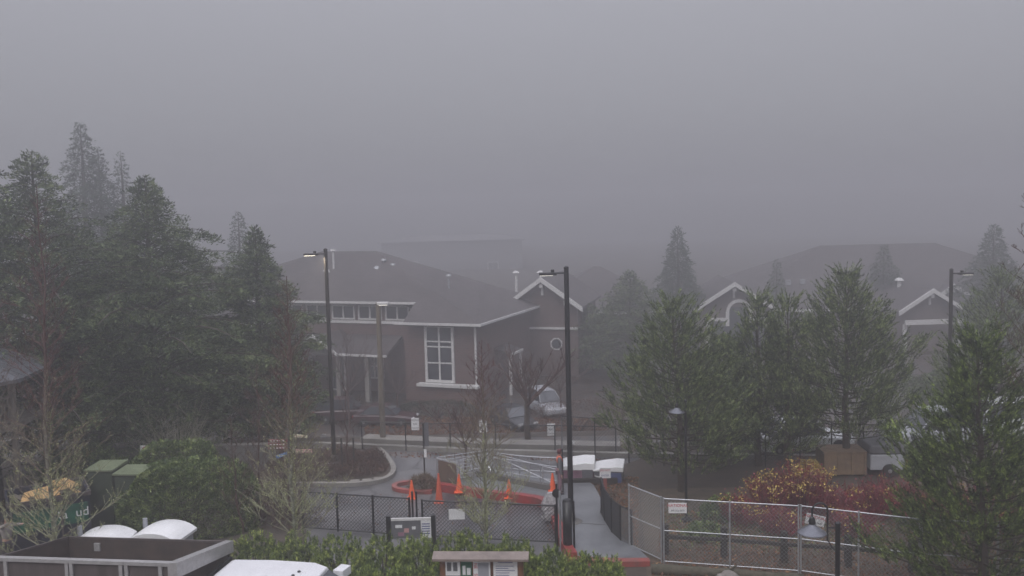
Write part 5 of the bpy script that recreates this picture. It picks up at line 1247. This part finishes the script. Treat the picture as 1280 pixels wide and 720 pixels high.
# keep only the shell above the belt as roof, body below
cabm.build('cab', M['whitep'], o, bevel=.03)
ws = MB(); ws.add([(3.17, .5, zc-.2), (3.17, 2.2, zc-.2), (3.75, 2.3, 1.3), (3.75, .4, 1.3)], [(0, 1, 2, 3)]); ws.add([(3.1, .5, zc-.2), (3.1, 2.2, zc-.2), (3.6, 2.3, 1.25), (3.6, .4, 1.25)], [(3, 2, 1, 0)]); ws.build('windscreen', M['glass'], o)
hd = loft([(3.16, ring(1.98, .6, 1.26)), (4.3, ring(1.9, .6, 1.2)), (5.0, ring(1.8, .6, 1.1)), (5.15, ring(1.6, .65, .95))])
for i, v in enumerate(hd.v): hd.v[i] = (v[0], v[1]+1.35, v[2])
hd.build('hood', M['whitep'], o, bevel=.03)
for sgn, y in ((-1, .33), (1, 2.37)):
    MB().box(.9, 1.8, y-.015, y+.015, 1.25, 1.75).box(1.95, 2.95, y-.015, y+.015, 1.25, 1.75).build('side_window', M['glass'], o)
for y in (1.0, 1.25, 1.5): MB().lathe((2.5+(y-1)*.25, y, zc+.0), [(.045, 0), (.04, .03), (.02, .035)], 12).build('marker_light', M['ink'], o)
MB().tube([(1.95, .95, zc), (1.95, .95, zc+.08)], .06, 10).build('antenna_base', M['ink'], o)
for y, l in ((2.75, 1), (-.05, -1)):
    MB().cbox((3.3, y+.1, 1.42), .3, .45, .24, R(-12)).tube([(3.0, 1.35+l*1.0, 1.3), (3.3, y, 1.38)], .03, 6).build('mirror', M['whitep'], o, bevel=.06)
for x in (-3.6, -.9, 3.9):
    for y in (.25, 2.45): wheel(o, x, y, .48, .28)
MB().box(-4.6, 3.6, .9, 1.8, .6, .95).build('chassis', M['black'], o)

# portable toilets
def toilet(px, top, d, label, rz):
    q = P(px, top, d); o = empty('portable_toilet', (q.x, d, 0), label, 'portable toilet', 'portable toilets behind the dump truck', rz)
    h = q.z; w_ = 1.5
    MB().box(-w_/2+.06, w_/2-.06, -.56, .56, 0, h-.4).build('cabin', M['greyplastic'], o, bevel=.03)
    s = MB(); nx, ny = 12, 6
    for j in range(ny+1):
        for i in range(nx+1):
            x = -1+2*i/nx; y = -1+2*j/ny; s.v.append((x*(w_/2+.03), y*.62, h-.34+.32*(1-abs(x)**2.4)*(1-.25*y*y)))
    for j in range(ny):
        for i in range(nx): a_ = j*(nx+1)+i; s.f.append((a_, a_+1, a_+nx+2, a_+nx+1))
    k = len(s.v)
    s.v += [(-w_/2-.03, -.62, h-.42), (w_/2+.03, -.62, h-.42), (w_/2+.03, .62, h-.42), (-w_/2-.03, .62, h-.42)]
    r0 = list(range(nx+1)); s.f.append(tuple([k+1]+[k]+r0)[:]) if False else None
    s.f.append(tuple([k, k+1]+list(reversed(r0)))); s.f.append(tuple([k+2, k+3]+list(range(ny*(nx+1), (ny+1)*(nx+1)))))
    s.f.append((k+3, k, 0, ny*(nx+1))) ; s.f.append((k+1, k+2, (ny+1)*(nx+1)-1, nx)); s.f.append((k+3, k+2, k+1, k))
    s.build('roof', M['white'], o, fix=True)
    MB().tube([(-w_/2-.08, .5, .2), (-w_/2-.08, .5, h-.05)], .07, 10).build('vent_pipe', M['greyplastic'], o)
    MB().box(-.35, .35, -.6, -.57, .15, h-.55).build('door', M['white'], o)
toilet(127, 661, 25.2, 'left portable toilet, mostly hidden, only its white domed roof showing', R(4))
toilet(202, 654, 25.6, 'right portable toilet with white domed roof and grey wall', R(-8))

# log and boulder at the bottom
a = G(812, 711); b = G(1000, 722); o = empty('fallen_log', (a.x, a.y, 0), 'weathered log lying along the foot of the wire panels', 'log')
lg = MB(); rd = random.Random(9); pts_ = []; rr = []
for k in range(13): t = k/12; pts_.append(((b.x-a.x)*t, (b.y-a.y)*t-.35+rd.uniform(-.03, .03), .14+rd.uniform(-.015, .02))); rr.append(.17*(1-.3*t)*rd.uniform(.88, 1.1))
lg.tube(pts_, rr, 12); lg.build('log', M['log'], o, smooth=True)
lg = MB(); lg.tube([pts_[6], Vector(pts_[6])+Vector((.25, -.2, .3))], [.05, .03], 7); lg.build('stub', M['log'], o)
q = G(905, 722); s = MB(); bm = bmesh.new(); bmesh.ops.create_icosphere(bm, subdivisions=3, radius=1)
rr_n = random.Random(5)
for v in bm.verts:
    f = 1+.12*math.sin(v.co.x*4+1)+.1*math.sin(v.co.y*5)+.06*math.sin(v.co.z*9+v.co.x*7); v.co = Vector((v.co.x*.45*f, v.co.y*.32*f, v.co.z*.26*f+.1))
me = bpy.data.meshes.new('boulder'); bm.to_mesh(me); bm.free(); me.materials.append(M['stone']); ob = bpy.data.objects.new('boulder', me); COL.objects.link(ob); ob.location = (q.x, q.y-.5, 0)
tag(ob, 'rounded pale boulder against the log at the bottom edge', 'boulder')

# ------------------------------------------------------------------ haze, sky, light
hz = MB().box(-225, 225, -55, 395, -1, 20)
ho = hz.build('haze', M['paper']); ho.data.materials.clear(); tag(ho, 'even grey fog filling the whole place', 'fog', kind='stuff')
hm = bpy.data.materials.new('haze_air'); hm.use_nodes = True; nt = hm.node_tree; nt.nodes.clear()
out = nt.nodes.new('ShaderNodeOutputMaterial'); pv = nt.nodes.new('ShaderNodeVolumePrincipled')
pv.inputs['Density'].default_value = .0086; pv.inputs['Color'].default_value = (.78, .775, .80, 1); pv.inputs['Anisotropy'].default_value = .68
nt.links.new(pv.outputs[0], out.inputs['Volume']); ho.data.materials.append(hm)

SUN_EL, SUN_AZ = R(50), R(200)
world = bpy.data.worlds.new('World'); scn.world = world; world.use_nodes = True; nt = world.node_tree
bg = nt.nodes['Background']
sky = nt.nodes.new('ShaderNodeTexSky'); sky.sky_type = 'NISHITA'; sky.sun_disc = False; sky.sun_elevation = SUN_EL; sky.sun_rotation = SUN_AZ
sky.air_density = 1; sky.dust_density = 3
hs = nt.nodes.new('ShaderNodeHueSaturation'); hs.inputs['Saturation'].default_value = .12; nt.links.new(sky.outputs[0], hs.inputs['Color'])
# cloud cover: even grey, brighter towards the zenith as an overcast sky is
tc = nt.nodes.new('ShaderNodeTexCoord'); sp = nt.nodes.new('ShaderNodeSeparateXYZ'); nt.links.new(tc.outputs['Generated'], sp.inputs[0])
mr = nt.nodes.new('ShaderNodeMapRange'); mr.inputs['From Min'].default_value = 0; mr.inputs['From Max'].default_value = 1; mr.inputs['To Min'].default_value = 1.7; mr.inputs['To Max'].default_value = 16
pw = nt.nodes.new('ShaderNodeMath'); pw.operation = 'POWER'; pw.inputs[1].default_value = 1.9; pw.use_clamp = True
nt.links.new(sp.outputs[2], pw.inputs[0]); nt.links.new(pw.outputs[0], mr.inputs[0])
cc = nt.nodes.new('ShaderNodeVectorMath'); cc.operation = 'SCALE'; cc.inputs[0].default_value = (.95, .955, 1.09); nt.links.new(mr.outputs[0], cc.inputs['Scale'])
mx = nt.nodes.new('ShaderNodeMix'); mx.data_type = 'RGBA'; mx.inputs[0].default_value = .8
nt.links.new(hs.outputs[0], mx.inputs[6]); nt.links.new(cc.outputs[0], mx.inputs[7]); nt.links.new(mx.outputs[2], bg.inputs[0]); bg.inputs[1].default_value = .15
sl = bpy.data.lights.new('sun', 'SUN'); sl.energy = 1.4; sl.angle = R(25); sl.color = (1, .97, .94)
so = bpy.data.objects.new('sun', sl); COL.objects.link(so)
# sun direction: azimuth clockwise from +Y
dv = Vector((math.sin(SUN_AZ)*math.cos(SUN_EL), math.cos(SUN_AZ)*math.cos(SUN_EL), math.sin(SUN_EL)))
so.rotation_euler = (-dv).to_track_quat('-Z', 'Y').to_euler()
vs = scn.view_settings; vs.view_transform = 'Standard'; vs.look = 'None'; vs.exposure = -0.1; vs.gamma = 1
scn.cycles.volume_bounces = 1; scn.cycles.max_bounces = 6; scn.cycles.diffuse_bounces = 2; scn.cycles.glossy_bounces = 2
scn.cycles.transparent_max_bounces = 8; scn.cycles.use_denoising = True
